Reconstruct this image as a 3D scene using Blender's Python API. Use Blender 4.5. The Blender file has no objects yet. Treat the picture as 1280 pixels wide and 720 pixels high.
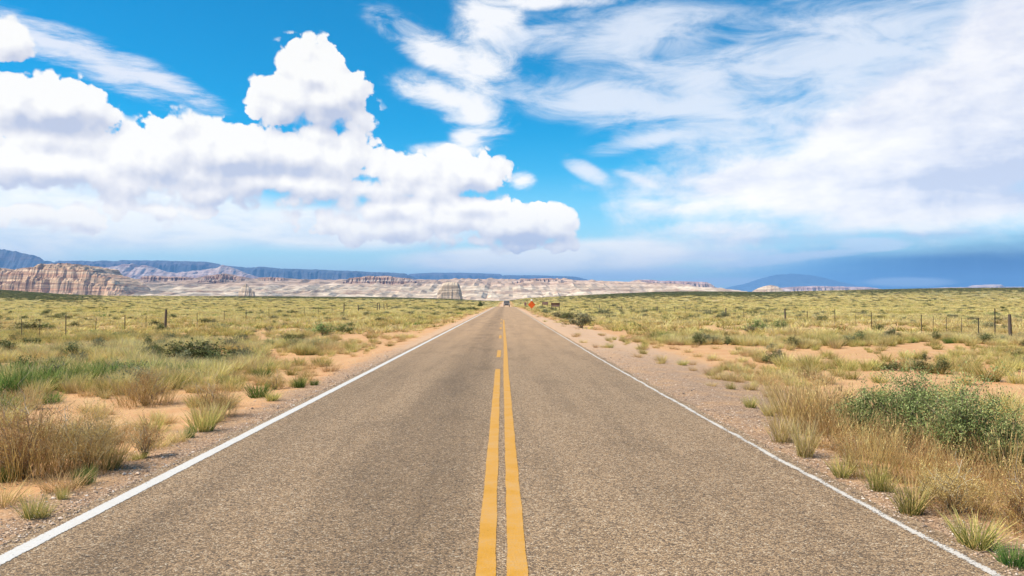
import bpy, math, random
import numpy as np
R = math.radians
scn = bpy.context.scene
COL = scn.collection
VX, VY, F, EYE = 632.0, 376.8, 1000.0, 1.75       # vanishing point, focal length in px, eye height

# ------------------------------------------------------------------ helpers
def smooth(a, b, x):
    t = np.clip((np.asarray(x, float) - a) / (b - a), 0, 1)
    return t * t * (3 - 2 * t)

def _hash(ix, iy, seed):
    n = (ix.astype(np.int64) * 374761393 + iy.astype(np.int64) * 668265263 + seed * 974634777) & 0x7fffffff
    n = ((n ^ (n >> 13)) * 1274126177) & 0x7fffffff
    n = n ^ (n >> 16)
    return (n & 0xffffff) / float(0xffffff)

def vnoise(x, y, seed=0):
    x = np.asarray(x, float); y = np.asarray(y, float)
    x, y = np.broadcast_arrays(x, y)
    ix = np.floor(x); iy = np.floor(y); fx = x - ix; fy = y - iy
    fx = fx * fx * (3 - 2 * fx); fy = fy * fy * (3 - 2 * fy)
    a = _hash(ix, iy, seed); b = _hash(ix + 1, iy, seed); c = _hash(ix, iy + 1, seed); d = _hash(ix + 1, iy + 1, seed)
    return (a * (1 - fx) + b * fx) * (1 - fy) + (c * (1 - fx) + d * fx) * fy

def fbm(x, y, oct=4, seed=0, gain=.5):
    s = 0; a = 1; tot = 0
    for k in range(oct):
        s = s + a * vnoise(x * 2 ** k, y * 2 ** k, seed + k); tot += a; a *= gain
    return s / tot                                 # 0..1, mean .5

def tag(o, label=None, cat=None, group=None, kind=None):
    if label: o['label'] = label
    if cat: o['category'] = cat
    if group: o['group'] = group
    if kind: o['kind'] = kind
    return o

def mesh_np(name, V, Q=None, T=None, tone=None, midx=None, smooth_shade=False):
    me = bpy.data.meshes.new(name)
    Q = np.zeros((0, 4), int) if Q is None else np.asarray(Q, int).reshape(-1, 4)
    T = np.zeros((0, 3), int) if T is None else np.asarray(T, int).reshape(-1, 3)
    V = np.asarray(V, float)
    me.vertices.add(len(V)); me.vertices.foreach_set('co', V.ravel())
    li = np.concatenate([Q.ravel(), T.ravel()])
    me.loops.add(len(li)); me.loops.foreach_set('vertex_index', li)
    nq, nt = len(Q), len(T)
    ls = np.concatenate([np.arange(nq) * 4, nq * 4 + np.arange(nt) * 3]).astype(int)
    me.polygons.add(nq + nt); me.polygons.foreach_set('loop_start', ls)
    if midx is not None: me.polygons.foreach_set('material_index', np.asarray(midx, int))
    me.polygons.foreach_set('use_smooth', np.full(nq + nt, bool(smooth_shade)))
    if tone is not None:
        at = me.attributes.new('tone', 'FLOAT_COLOR', 'POINT')
        c = np.ones((len(V), 4)); c[:, :tone.shape[1]] = tone
        at.data.foreach_set('color', c.ravel())
    me.update(calc_edges=True); me.validate()
    return me

def link(name, me, mats=(), parent=None, loc=None, rz=0):
    o = bpy.data.objects.new(name, me); COL.objects.link(o)
    if me is not None and mats and not len(me.materials):
        for m in (mats if isinstance(mats, (list, tuple)) else [mats]): me.materials.append(m)
    if parent is not None: o.parent = parent
    if loc is not None: o.location = loc
    o.rotation_euler = (0, 0, rz)
    return o

def empty(name, loc, rz=0):
    o = bpy.data.objects.new(name, None); COL.objects.link(o)
    o.location = loc; o.rotation_euler = (0, 0, rz); o.empty_display_size = .2
    return o

class MB:                                          # collects boxes, tubes and sheets into one mesh
    def __init__(s): s.v = []; s.q = []; s.t = []; s.n = 0
    def add(s, V, Q=(), T=()):
        s.v.append(np.asarray(V, float)); s.q += [[i + s.n for i in f] for f in Q]; s.t += [[i + s.n for i in f] for f in T]
        s.n += len(V)
    def box(s, c, d, bev=0):
        x, y, z = [k / 2 for k in d]
        P = np.array([(a * x, b * y, e * z) for e in (-1, 1) for b in (-1, 1) for a in (-1, 1)]) + np.array(c)
        s.add(P, [(0, 2, 3, 1), (4, 5, 7, 6), (0, 1, 5, 4), (2, 6, 7, 3), (0, 4, 6, 2), (1, 3, 7, 5)])
    def tube(s, pts, r, n=6):
        pts = np.asarray(pts, float); m = len(pts); r = np.broadcast_to(r, (m,))
        tan = np.gradient(pts, axis=0); tan /= np.linalg.norm(tan, axis=1)[:, None] + 1e-9
        ref = np.array([0, 0, 1.0]) if abs(tan[0][2]) < .9 else np.array([1.0, 0, 0])
        a = np.cross(tan, ref); a /= np.linalg.norm(a, axis=1)[:, None] + 1e-9
        b = np.cross(tan, a)
        th = np.linspace(0, 2 * math.pi, n, endpoint=False)
        V = (pts[:, None] + r[:, None, None] * (np.cos(th)[None, :, None] * a[:, None] + np.sin(th)[None, :, None] * b[:, None])).reshape(-1, 3)
        Q = [(i * n + j, i * n + (j + 1) % n, (i + 1) * n + (j + 1) % n, (i + 1) * n + j) for i in range(m - 1) for j in range(n)]
        T = [(0, j + 1, j) for j in range(1, n - 1)] + [((m - 1) * n, (m - 1) * n + j, (m - 1) * n + j + 1) for j in range(1, n - 1)]
        s.add(V, Q, T)
    def build(s, name, mat, parent=None, loc=None, rz=0, bevel=0):
        o = link(name, mesh_np(name, np.concatenate(s.v), s.q, s.t), mat, parent, loc, rz)
        if bevel:
            b = o.modifiers.new('bevel', 'BEVEL'); b.width = bevel; b.segments = 2
        return o

class NT:                                          # small node-graph writer
    def __init__(s, tree): s.t = tree
    def new(s, kind, **kw):
        n = s.t.nodes.new(kind)
        for k, v in kw.items(): setattr(n, k, v)
        return n
    def put(s, sock, v):
        if isinstance(v, bpy.types.NodeSocket): s.t.links.new(v, sock)
        elif v is not None: sock.default_value = v
    def m(s, op, a, b=None, c=None, clamp=False):
        n = s.new('ShaderNodeMath', operation=op, use_clamp=clamp)
        for i, v in enumerate((a, b, c)):
            if v is not None: s.put(n.inputs[i], v)
        return n.outputs[0]
    def v(s, op, a, b=None):
        n = s.new('ShaderNodeVectorMath', operation=op)
        s.put(n.inputs[0], a)
        if b is not None: s.put(n.inputs[1], b)
        return n.outputs['Value'] if op in ('LENGTH', 'DOT_PRODUCT') else n.outputs[0]
    def xyz(s, x=0., y=0., z=0.):
        n = s.new('ShaderNodeCombineXYZ')
        for i, k in enumerate((x, y, z)): s.put(n.inputs[i], k)
        return n.outputs[0]
    def sep(s, v):
        n = s.new('ShaderNodeSeparateXYZ'); s.put(n.inputs[0], v); return n.outputs
    def mapping(s, v, loc=(0, 0, 0), rot=(0, 0, 0), scale=(1, 1, 1), kind='POINT'):
        n = s.new('ShaderNodeMapping', vector_type=kind); s.put(n.inputs[0], v)
        n.inputs[1].default_value = loc; n.inputs[2].default_value = rot; n.inputs[3].default_value = scale
        return n.outputs[0]
    def noise(s, v, scale=5., detail=4., rough=.5, dist=0., dims='3D', col=False):
        n = s.new('ShaderNodeTexNoise', noise_dimensions=dims)
        if v is not None: s.put(n.inputs['Vector'], v)
        n.inputs['Scale'].default_value = scale; n.inputs['Detail'].default_value = detail
        n.inputs['Roughness'].default_value = rough; n.inputs['Distortion'].default_value = dist
        return n.outputs['Color' if col else 'Fac']
    def voronoi(s, v, scale=5., feature='F1', dims='3D', detail=0., rough=.5, out='Distance', rnd=1.):
        n = s.new('ShaderNodeTexVoronoi', feature=feature, voronoi_dimensions=dims)
        if v is not None: s.put(n.inputs['Vector'], v)
        n.inputs['Scale'].default_value = scale
        if 'Detail' in n.inputs: n.inputs['Detail'].default_value = detail; n.inputs['Roughness'].default_value = rough
        n.inputs['Randomness'].default_value = rnd
        return n.outputs[out]
    def ss(s, x, a, b, lo=0., hi=1.):
        n = s.new('ShaderNodeMapRange', interpolation_type='SMOOTHSTEP')
        s.put(n.inputs[0], x); n.inputs[1].default_value = a; n.inputs[2].default_value = b
        n.inputs[3].default_value = lo; n.inputs[4].default_value = hi
        return n.outputs[0]
    def lin(s, x, a, b, lo=0., hi=1.):
        n = s.new('ShaderNodeMapRange'); s.put(n.inputs[0], x)
        n.inputs[1].default_value = a; n.inputs[2].default_value = b; n.inputs[3].default_value = lo; n.inputs[4].default_value = hi
        return n.outputs[0]
    def mix(s, f, a, b, mode='MIX'):
        n = s.new('ShaderNodeMix', data_type='RGBA', blend_type=mode)
        s.put(n.inputs[0], f)
        for sock, v in ((n.inputs[6], a), (n.inputs[7], b)):
            s.put(sock, v if isinstance(v, bpy.types.NodeSocket) else (*v, 1.)[:4])
        return n.outputs[2]
    def ramp(s, f, stops, interp='LINEAR'):
        n = s.new('ShaderNodeValToRGB'); s.put(n.inputs[0], f); r = n.color_ramp; r.interpolation = interp
        while len(r.elements) < len(stops): r.elements.new(.5)
        for e, (p, c) in zip(r.elements, stops): e.position = p; e.color = (*c, 1)
        return n.outputs[0]
    def bump(s, h, strength=.3, dist=.01):
        n = s.new('ShaderNodeBump'); s.put(n.inputs['Height'], h)
        n.inputs['Strength'].default_value = strength; n.inputs['Distance'].default_value = dist
        return n.outputs[0]

def srgb(r, g, b):
    return tuple(c / 255 / 12.92 if c / 255 <= .04045 else ((c / 255 + .055) / 1.055) ** 2.4 for c in (r, g, b))

def material(name, fn, rough=.9):
    m = bpy.data.materials.new(name); m.use_nodes = True
    nt = NT(m.node_tree); bs = m.node_tree.nodes['Principled BSDF']
    bs.inputs['Roughness'].default_value = rough
    bs.inputs['Specular IOR Level'].default_value = .25
    fn(nt, bs)
    return m

def plain(name, col, rough=.7, metal=0., var=.12, scale=8.):
    def f(nt, bs):
        n = nt.noise(nt.new('ShaderNodeTexCoord').outputs['Object'], scale, 5)
        k = nt.lin(n, .3, .7, 1 - var, 1 + var)
        nt.put(bs.inputs['Base Color'], nt.mix(1., col, nt.xyz(k, k, k), 'MULTIPLY'))
        bs.inputs['Metallic'].default_value = metal
    return material(name, f, rough)

# ------------------------------------------------------------------ camera
cam = bpy.data.cameras.new('camera'); co = bpy.data.objects.new('camera', cam); COL.objects.link(co)
cam.sensor_width = 36; cam.lens = 36 * F / 1280; cam.clip_start = .05; cam.clip_end = 200000
co.location = (0, 0, EYE)
co.rotation_euler = (R(90) + math.atan((VY - 360) / F), 0, -math.atan((640 - VX) / F))
scn.camera = co

# ------------------------------------------------------------------ light, view, sky
SUN_EL, SUN_AZ = R(52), R(-102)                    # azimuth clockwise from +Y (road direction): from the left, a touch behind
sd = np.array([math.sin(SUN_AZ) * math.cos(SUN_EL), math.cos(SUN_AZ) * math.cos(SUN_EL), math.sin(SUN_EL)])
sl = bpy.data.lights.new('sun', 'SUN'); sl.energy = 4.9; sl.angle = R(.53); sl.color = (1, .915, .785)
so = bpy.data.objects.new('sun', sl); COL.objects.link(so)
import mathutils
so.rotation_euler = mathutils.Vector(sd).to_track_quat('Z', 'Y').to_euler()
scn.view_settings.view_transform = 'Standard'; scn.view_settings.look = 'None'
scn.view_settings.gamma = 1; EXPO = .55; HAZE_B = 5.2e-5; HAZE_TOP = 1000.; scn.view_settings.exposure = EXPO
scn.render.engine = 'CYCLES'
cy = scn.cycles
cy.max_bounces = 5; cy.diffuse_bounces = 3; cy.glossy_bounces = 2; cy.transmission_bounces = 3
cy.transparent_max_bounces = 12; cy.volume_bounces = 0; cy.use_denoising = True
cy.use_adaptive_sampling = True; cy.adaptive_threshold = .015
cy.caustics_reflective = False; cy.caustics_refractive = False

def sky_world():
    w = bpy.data.worlds.new('World'); scn.world = w; w.use_nodes = True
    nt = NT(w.node_tree); bg = w.node_tree.nodes['Background']
    K = 10. / 2 ** EXPO; bg.inputs['Strength'].default_value = .1
    w.cycles.sampling_method = 'MANUAL'; w.cycles.sample_map_resolution = 256
    sky = nt.new('ShaderNodeTexSky', sky_type='NISHITA', sun_disc=False, sun_elevation=SUN_EL, sun_rotation=SUN_AZ,
                 altitude=1200., air_density=1., dust_density=.4, ozone_density=2.5)
    hsv = nt.new('ShaderNodeHueSaturation'); hsv.inputs['Hue'].default_value = .488
    hsv.inputs['Saturation'].default_value = 1.72; hsv.inputs['Value'].default_value = 1.02
    nt.put(hsv.inputs['Color'], sky.outputs[0]); base = hsv.outputs[0]
    g = nt.new('ShaderNodeTexCoord').outputs['Generated']
    x, y, z = nt.sep(nt.v('NORMALIZE', g))
    az = nt.m('ARCTAN2', x, nt.m('ABSOLUTE', y)); el = nt.m('ARCSINE', z)
    P = nt.xyz(az, el, 0.)
    lin = lambda c: tuple(k * K for k in srgb(*c))
    def ae(px, py):
        u, v = (px - VX) / F, (VY - py) / F
        a = math.atan(u); return a, math.atan(v * math.cos(a)), math.cos(a)
    def ell(p, px, py, rx, ry, rot=0):             # 0 at the rim of the ellipse, 1 at its middle
        a, e, c = ae(px, py)
        q = nt.mapping(p, (a, e, 0), (0, 0, R(rot)), (rx / F * c * c, ry / F * c, 1), 'TEXTURE')
        return nt.v('LENGTH', q)
    def field(p, blobs, k=.25):                    # union of ellipses, in units of 30 px outside/inside the rim
        acc = None
        for i_, b in enumerate(blobs):
            s_ = min(b[2], b[3]) / 30.
            if i_ % 5 == 4:                        # keeps the graph's evaluation in order, so that few values are held at once
                n_ = nt.new('ShaderNodeVectorMath', operation='MULTIPLY_ADD'); nt.put(n_.inputs[0], acc); n_.inputs[1].default_value = (1e-9, 1e-9, 1e-9); nt.put(n_.inputs[2], p); p = n_.outputs[0]
            d = nt.m('MULTIPLY_ADD', ell(p, *b), -s_, s_)
            acc = d if acc is None else nt.m('SMOOTH_MAX', acc, d, k)
        return acc
    def soft(blobs, p=P):                          # soft union 0..1
        acc = None
        for b in blobs:
            d = nt.m('MULTIPLY_ADD', ell(p, *b), -1., 1.)
            acc = d if acc is None else nt.m('SMOOTH_MAX', acc, d, .2)
        return nt.m('MAXIMUM', acc, 0.)
    hz = nt.lin(el, 0., .22, 1., 0.)               # brighter towards the horizon
    base = nt.mix(nt.m('MULTIPLY', nt.m('POWER', hz, 1.6), .75), base, lin((176, 214, 240)))
    # --- thin high cloud: the streak at the left, the plume in the middle, the veil at the right
    def veil(n, m, lo, hi, amp, gate=.12):
        a = nt.ss(nt.m('ADD', m, nt.m('MULTIPLY', nt.m('SUBTRACT', n, .5), amp)), lo, hi)
        return nt.m('MULTIPLY', a, nt.ss(m, 0., gate))
    n1 = nt.noise(nt.mapping(P, (0, 0, 0), (0, 0, R(19)), (11, 62, 1)), 1., 9, .68, .25, '2D')
    m1 = soft([(50, 52, 110, 36, -19), (130, 80, 150, 34, -20), (190, 98, 130, 26, -19)])
    base = nt.mix(nt.m('MULTIPLY', veil(n1, m1, .10, .95, 1.7, .4), .9), base, lin((234, 238, 250)))
    n2 = nt.noise(nt.mapping(P, (3, 1, 0), (0, 0, R(32)), (13, 30, 1)), 1., 9, .64, .3, '2D')
    m2 = soft([(612, 28, 62, 66), (545, 64, 130, 30, -27), (600, 84, 70, 60, 30), (565, 122, 105, 30, -14), (590, 142, 66, 40, -30), (585, 172, 30, 22), (560, 188, 66, 14), (690, 0, 120, 13), (650, 226, 26, 16)])
    base = nt.mix(nt.m('MULTIPLY', veil(n2, m2, .02, .86, 1.7, .40), .98), base, lin((246, 248, 253)))
    n3 = nt.noise(nt.mapping(P, (7, 2, 0), (0, 0, R(7)), (9, 30, 1)), 1., 9, .64, .35, '2D')
    m3 = soft([(780, 44, 210, 56), (760, 124, 180, 44, -6), (900, 140, 210, 70), (734, 214, 52, 15, -30), (800, 224, 40, 9, -20), (820, 172, 120, 18, 9), (1080, 60, 320, 100), (860, 92, 150, 40, -8)])
    base = nt.mix(nt.m('MULTIPLY', veil(n3, m3, -.08, 1.0, 1.9, .42), .88), base, lin((228, 236, 250)))
    # --- rain-dark sky low at the right with faint shafts
    nb = nt.noise(nt.mapping(P, (2, 0, 0), (0, 0, 0), (6, 40, 1)), 1., 7, .55, .3, '2D')
    rn = nt.noise(nt.mapping(P, (0, 0, 0), (0, 0, R(5)), (50, 4, 1)), 1., 5, .5, .2, '2D')
    st = nt.m('MULTIPLY', nt.ss(nt.m('ADD', az, nt.m('MULTIPLY', nt.m('SUBTRACT', nb, .5), .10)), .20, .44), nt.ss(nt.m('ADD', el, nt.m('MULTIPLY', nt.m('SUBTRACT', nb, .5), .030)), .082, .040))
    stm = st
    cst = nt.mix(nt.ss(az, .26, .56), lin((92, 168, 230)), lin((0, 66, 132)))
    cst = nt.mix(nt.m('MULTIPLY', nt.ss(el, .030, .008), .45), cst, lin((52, 132, 204)))
    cst = nt.mix(nt.m('MULTIPLY', nt.ss(rn, .40, .75), .13), cst, lin((140, 195, 238)))
    base = nt.mix(nt.m('MULTIPLY', stm, .94), base, cst)
    # --- layered cloud mass at the right: broad grey-white sheets with a lumpy bright lower rim
    n4 = nt.noise(nt.mapping(P, (1, 5, 0), (0, 0, R(-4)), (7, 17, 1)), 1., 10, .62, .2, '2D')
    n4b = nt.noise(nt.mapping(P, (8, 3, 0), (0, 0, 0), (16, 26, 1)), 1., 8, .62, .2, '2D')
    n5 = nt.noise(nt.mapping(P, (4, 9, 0), (0, 0, R(-4)), (7, 24, 1)), 1., 9, .62, .2, '2D')
    m4 = field(P, [(1190, 170, 280, 110, 14), (1010, 226, 235, 56), (905, 202, 64, 22), (850, 262, 110, 22), (1340, 70, 190, 120), (905, 290, 160, 26), (870, 322, 130, 14), (1240, 252, 260, 40), (1130, 284, 50, 14), (1200, 272, 80, 22)], .6)
    d4 = nt.m('ADD', m4, nt.m('ADD', nt.m('MULTIPLY', nt.m('SUBTRACT', n4, .5), 1.6), nt.m('MULTIPLY', nt.m('SUBTRACT', n4b, .5), 1.0)))
    a4 = nt.m('MULTIPLY', nt.ss(d4, -.35, .95), .96)
    t4 = nt.m('ADD', nt.m('MULTIPLY', nt.m('SUBTRACT', n5, .5), 1.1), nt.m('MULTIPLY', nt.m('SUBTRACT', n4b, .5), .9))
    t4 = nt.m('ADD', t4, nt.m('ADD', .56, nt.m('SUBTRACT', nt.m('MULTIPLY', soft([(1230, 280, 240, 26), (950, 262, 160, 40), (1000, 190, 160, 30)]), .42), nt.m('MULTIPLY', soft([(1330, 205, 330, 60), (1180, 225, 160, 20), (1130, 296, 300, 10)]), .75))))
    c4 = nt.ramp(t4, [(.12, srgb(196, 206, 232)), (.38, srgb(222, 227, 243)), (.62, srgb(240, 242, 250)), (.9, srgb(253, 253, 254))])
    base = nt.mix(a4, base, nt.v('MULTIPLY', c4, (K, K, K)))
    b6 = veil(nb, soft([(985, 322, 120, 9, 5), (1090, 304, 60, 12), (860, 318, 150, 10), (790, 342, 100, 10), (900, 352, 110, 8), (1130, 352, 80, 8)]), .05, .6, 1.2)
    base = nt.mix(nt.m('MULTIPLY', b6, .66), base, lin((208, 224, 248)))
    # --- bright hazy sky under the bank at the left, with ragged grey scud
    h7 = nt.ss(soft([(130, 268, 340, 62), (420, 285, 260, 36), (-60, 280, 300, 76), (640, 326, 190, 24), (770, 318, 150, 26)]), .03, .5)
    base = nt.mix(nt.m('MULTIPLY', h7, .9), base, nt.mix(nt.ss(n5, .3, .62), lin((216, 230, 247)), lin((250, 252, 254))))
    # --- heaped cloud: a density, and a second look towards the sun for its light side
    blobs = [(60, 174, 140, 30), (388, 168, 72, 24), (352, 80, 24, 26), (346, 138, 34, 30), (500, 215, 70, 26), (450, 236, 120, 22), (500, 262, 130, 28), (530, 255, 60, 22), (8, 55, 30, 34), (-20, 72, 40, 30), (70, 133, 82, 40), (15, 130, 60, 44), (120, 146, 36, 18),
             (374, 70, 34, 26), (404, 66, 34, 26), (390, 94, 54, 42), (350, 112, 34, 28), (398, 122, 74, 42), (428, 112, 40, 34), (395, 140, 76, 28), (448, 158, 18, 7),
             (60, 205, 120, 42), (215, 160, 40, 24), (190, 200, 100, 44), (290, 195, 100, 44), (310, 160, 34, 16), (390, 198, 110, 38),
             (470, 215, 76, 22), (360, 230, 190, 28), (250, 236, 140, 22),
             (580, 212, 56, 32), (545, 235, 50, 26), (620, 218, 16, 14), (560, 275, 110, 32), (640, 280, 76, 34), (690, 280, 34, 28), (705, 303, 26, 12), (480, 285, 110, 22), (600, 300, 120, 16),
             (190, 262, 90, 18), (110, 275, 110, 16), (30, 262, 60, 14)]
    def density(p):
        p0 = nt.v('ADD', p, (.53, .31, 0.))
        vo = nt.voronoi(p0, 25., 'F1', '2D', 2., .5)
        fb = nt.noise(p0, 29., 8, .6, .15, '2D')
        wz = nt.v('MULTIPLY', nt.v('SUBTRACT', nt.noise(p, 14., 4, .55, 0., '2D', True), (.5, .5, .5)), (.035, .02, 0))
        e = field(nt.v('ADD', p, wz), blobs)
        return e, nt.m('ADD', e, nt.m('ADD', nt.m('MULTIPLY', nt.m('SUBTRACT', .62, vo), .80), nt.m('MULTIPLY', nt.m('SUBTRACT', fb, .36), .90)))
    (E1, D), (E2, D2) = density(P), density(nt.v('ADD', P, (-.007, .013, 0)))
    wb = nt.noise(P, 20., 6, .6, .2, '2D')
    bz = soft([(75, 158, 110, 26), (400, 152, 90, 28), (350, 250, 200, 30, -3), (470, 246, 100, 18), (215, 248, 100, 20, 4), (60, 240, 150, 28), (590, 240, 64, 14), (570, 310, 140, 14), (640, 300, 90, 14), (300, 205, 170, 26), (600, 268, 70, 10), (690, 300, 50, 10)])
    bz = nt.ss(nt.m('ADD', bz, nt.m('MULTIPLY', nt.m('SUBTRACT', wb, .5), .9)), -.05, .9)
    wd = nt.m('ADD', .10, nt.m('ADD', nt.m('MULTIPLY', bz, .34), nt.m('MULTIPLY', nt.ss(nt.noise(P, 9., 3, .5, 0., '2D'), .5, .75), .35)))
    alpha = nt.m('MULTIPLY', nt.ss(nt.m('DIVIDE', D, wd), 0., 1.), nt.ss(E1, -.20, -.02))
    sh = nt.m('ADD', nt.m('MULTIPLY', nt.m('SUBTRACT', E1, E2), .26), nt.m('ADD', nt.m('MULTIPLY', nt.m('SUBTRACT', D, D2), .46), nt.m('MULTIPLY', nt.m('SUBTRACT', wb, .5), .85)))
    sh = nt.m('SUBTRACT', nt.m('ADD', sh, .64), nt.m('MULTIPLY', bz, .42))
    ccol = nt.ramp(sh, [(-.0, srgb(192, 200, 224)), (.25, srgb(216, 219, 232)), (.50, srgb(236, 237, 244)), (.78, srgb(254, 254, 253))])
    ccol = nt.v('MULTIPLY', ccol, (K * .97,) * 3)
    base = nt.mix(nt.m('MULTIPLY', alpha, .985), base, ccol)
    # below the horizon the light comes back from the desert
    base = nt.mix(nt.ss(el, -.02, -.002, 1., 0.), base, lin((190, 165, 140)))
    cl = nt.m('MINIMUM', nt.m('DIVIDE', HAZE_B * HAZE_TOP, nt.m('MAXIMUM', el, .01)), .42)
    ex = nt.m('EXPONENT', cl); base = nt.v('MULTIPLY', base, nt.xyz(ex, nt.m('POWER', ex, .82), nt.m('POWER', ex, .5)))
    nt.put(bg.inputs['Color'], base)
sky_world()

# ------------------------------------------------------------------ terrain shape
E_P = np.array([-900, -300, 0, 80, 130, 300, 480, 560, 600, 632, 660, 760, 820, 870, 960, 1030, 1100, 1190, 1280, 1600, 2400])
E_V = 376.8 - np.array([360, 361, 363.3, 368.6, 370.3, 371, 372.2, 374, 376, 376.5, 373, 368.4, 366, 365.4, 366, 364.5, 363, 361.4, 361, 361, 361])
def road_z(y):
    y = np.asarray(y, float)
    return -np.clip(y - 262, 0, 140) ** 2 * 2.4e-4
def ground_z(x, y):
    x = np.asarray(x, float); y = np.asarray(y, float); a = np.abs(x + .2)
    dd = np.maximum(np.hypot(x, y), 1e-3)
    p = VX + F * x / np.maximum(y, .35 * dd)
    e = np.interp(p, E_P, E_V)
    front = smooth(-.2, .25, y / dd)
    t = smooth(200, 1400, y)
    back = smooth(1420, 2100, y)
    z = t * (EYE + e * 1.4) * front * (1 - back) - 14 * back
    z = z - .04 - .10 * smooth(3.7, 5.6, a)
    grow = smooth(4.2, 8.5 + .02 * dd, a) * (1 - smooth(6000, 9000, dd))
    z = z + grow * ((fbm(x * .35, y * .35, 4, 3) - .5) * .22 + (fbm(x * .05, y * .05, 3, 9) - .45) * .55 * smooth(8, 30, a))
    z = z - smooth(262, 330, y) * (1 - smooth(6, 26, a)) * (1 - smooth(330, 900, y)) * 3.5
    return z

def build_ground():
    ang = np.radians(np.concatenate([np.arange(-180, -42, 4.), np.arange(-42, 42, .42), np.arange(42, 180, 4.)]))
    rad = [0.6]
    while rad[-1] < 29000: rad.append(rad[-1] * (1.035 if rad[-1] < 2500 else 1.1) + .02)
    rad = np.array(rad)
    A, Rr = np.meshgrid(ang, rad)
    X = Rr * np.sin(A); Y = Rr * np.cos(A); Z = ground_z(X, Y)
    na, nr = len(ang), len(rad)
    V = np.stack([X, Y, Z], -1).reshape(-1, 3)
    V = np.vstack([V, [[0, 0, -.05]]])
    i, j = np.meshgrid(np.arange(nr - 1), np.arange(na), indexing='ij'); j2 = (j + 1) % na
    Q = np.stack([i * na + j, i * na + j2, (i + 1) * na + j2, (i + 1) * na + j], -1).reshape(-1, 4)[:, ::-1]
    T = [(len(V) - 1, k, (k + 1) % na) for k in range(na)]
    T = [(c, b, a) for a, b, c in [(t[0], t[1], t[2]) for t in T]]
    return mesh_np('ground', V, Q, T, smooth_shade=True)

def ground_mat(nt, bs):
    g = nt.new('ShaderNodeNewGeometry').outputs['Position']
    x, y, z = nt.sep(g)
    ax = nt.m('ABSOLUTE', nt.m('ADD', x, .2)); dist = nt.v('LENGTH', nt.xyz(x, y, 0.))
    big = nt.noise(nt.xyz(x, y, 0.), .16, 6, .6); mid = nt.noise(nt.xyz(x, y, 0.), 1.3, 6, .62); fine = nt.noise(nt.xyz(x, y, 0.), 26., 5, .6)
    sand = nt.mix(nt.ss(mid, .3, .7), (0.548, 0.272, 0.113), (0.622, 0.363, 0.171))
    sand = nt.mix(nt.ss(fine, .35, .75), nt.mix(.35, sand, (.313, .191, .106)), sand)
    litter = nt.ss(nt.noise(nt.mapping(nt.xyz(x, y, 0.), scale=(1, 1, 1)), 60., 3, .7), .52, .66)
    lit2 = nt.m('MULTIPLY', litter, nt.ss(big, .35, .6))
    sand = nt.mix(nt.m('MULTIPLY', lit2, .75), sand, (.435, .348, .196))
    # gravel shoulder
    cell = nt.voronoi(nt.xyz(x, y, 0.), 46., out='Color'); cr, cg, cb = nt.sep(cell)
    edge = nt.voronoi(nt.xyz(x, y, 0.), 46., feature='DISTANCE_TO_EDGE')
    grav = nt.ramp(cr, [(0., (.104, .078, .057)), (.3, (.296, .200, .123)), (.6, (.452, .313, .196)), (.85, (.557, .409, .278)), (1., (.661, .574, .442))])
    grav = nt.mix(nt.ss(edge, .0, .12), (.139, .104, .073), grav)
    far_g = nt.ss(dist, 12., 40.)
    grav = nt.mix(far_g, grav, (.522, .378, .254))
    grav = nt.mix(1., grav, (1.10, 1.0, .94), 'MULTIPLY')
    grav = nt.mix(nt.m('MULTIPLY', nt.ss(mid, .42, .68), .55), grav, sand)
    wob = nt.m('MULTIPLY', nt.m('SUBTRACT', mid, .5), 2.2)
    right = nt.m('GREATER_THAN', x, 0.)
    lay = nt.m('MULTIPLY', nt.m('MULTIPLY', nt.ss(y, 8., 19.), nt.ss(y, 110., 40.)), 2.2)
    lim = nt.m('ADD', 4.1, nt.m('ADD', nt.m('MULTIPLY', right, lay), wob))
    gm = nt.ss(nt.m('SUBTRACT', ax, lim), .35, -.35)
    near = nt.mix(gm, sand, grav)
    # farther off the grass and brush close over the soil
    patch = nt.noise(nt.xyz(x, y, 0.), .035, 6, .62); streak = nt.noise(nt.mapping(nt.xyz(x, y, 0.), scale=(1., .35, 1)), .06, 6, .65)
    veg = nt.ramp(streak, [(.30, (0.234, 0.202, 0.070)), (.40, (0.409, 0.341, 0.123)), (.55, (0.566, 0.443, 0.180)), (.68, (0.643, 0.461, 0.237))])
    vm = nt.m('MULTIPLY', nt.ss(dist, 34., 130.), nt.ss(nt.m('SUBTRACT', ax, lim), .6, 3.5))
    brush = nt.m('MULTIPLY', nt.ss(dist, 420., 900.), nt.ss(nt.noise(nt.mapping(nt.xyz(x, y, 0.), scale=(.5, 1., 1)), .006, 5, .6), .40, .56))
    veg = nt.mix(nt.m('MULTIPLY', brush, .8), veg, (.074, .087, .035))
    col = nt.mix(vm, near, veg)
    pale = nt.mix(nt.ss(big, .35, .65), (.539, .461, .352), (.626, .566, .458))
    col = nt.mix(nt.ss(y, 1500., 1900.), col, nt.mix(nt.ss(nt.noise(nt.xyz(x, y, 0.), .0016, 6), .5, .62), pale, (.209, .217, .139)))
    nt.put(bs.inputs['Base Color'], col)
    h = nt.m('ADD', nt.m('MULTIPLY', fine, .5), nt.m('MULTIPLY', nt.m('MULTIPLY', nt.ss(edge, 0., .25), gm), .6))
    nt.put(bs.inputs['Normal'], nt.bump(h, .55, .02))
M_ground = material('desert_soil', ground_mat, .95)
tag(link('ground', build_ground(), M_ground), kind='structure')

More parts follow.
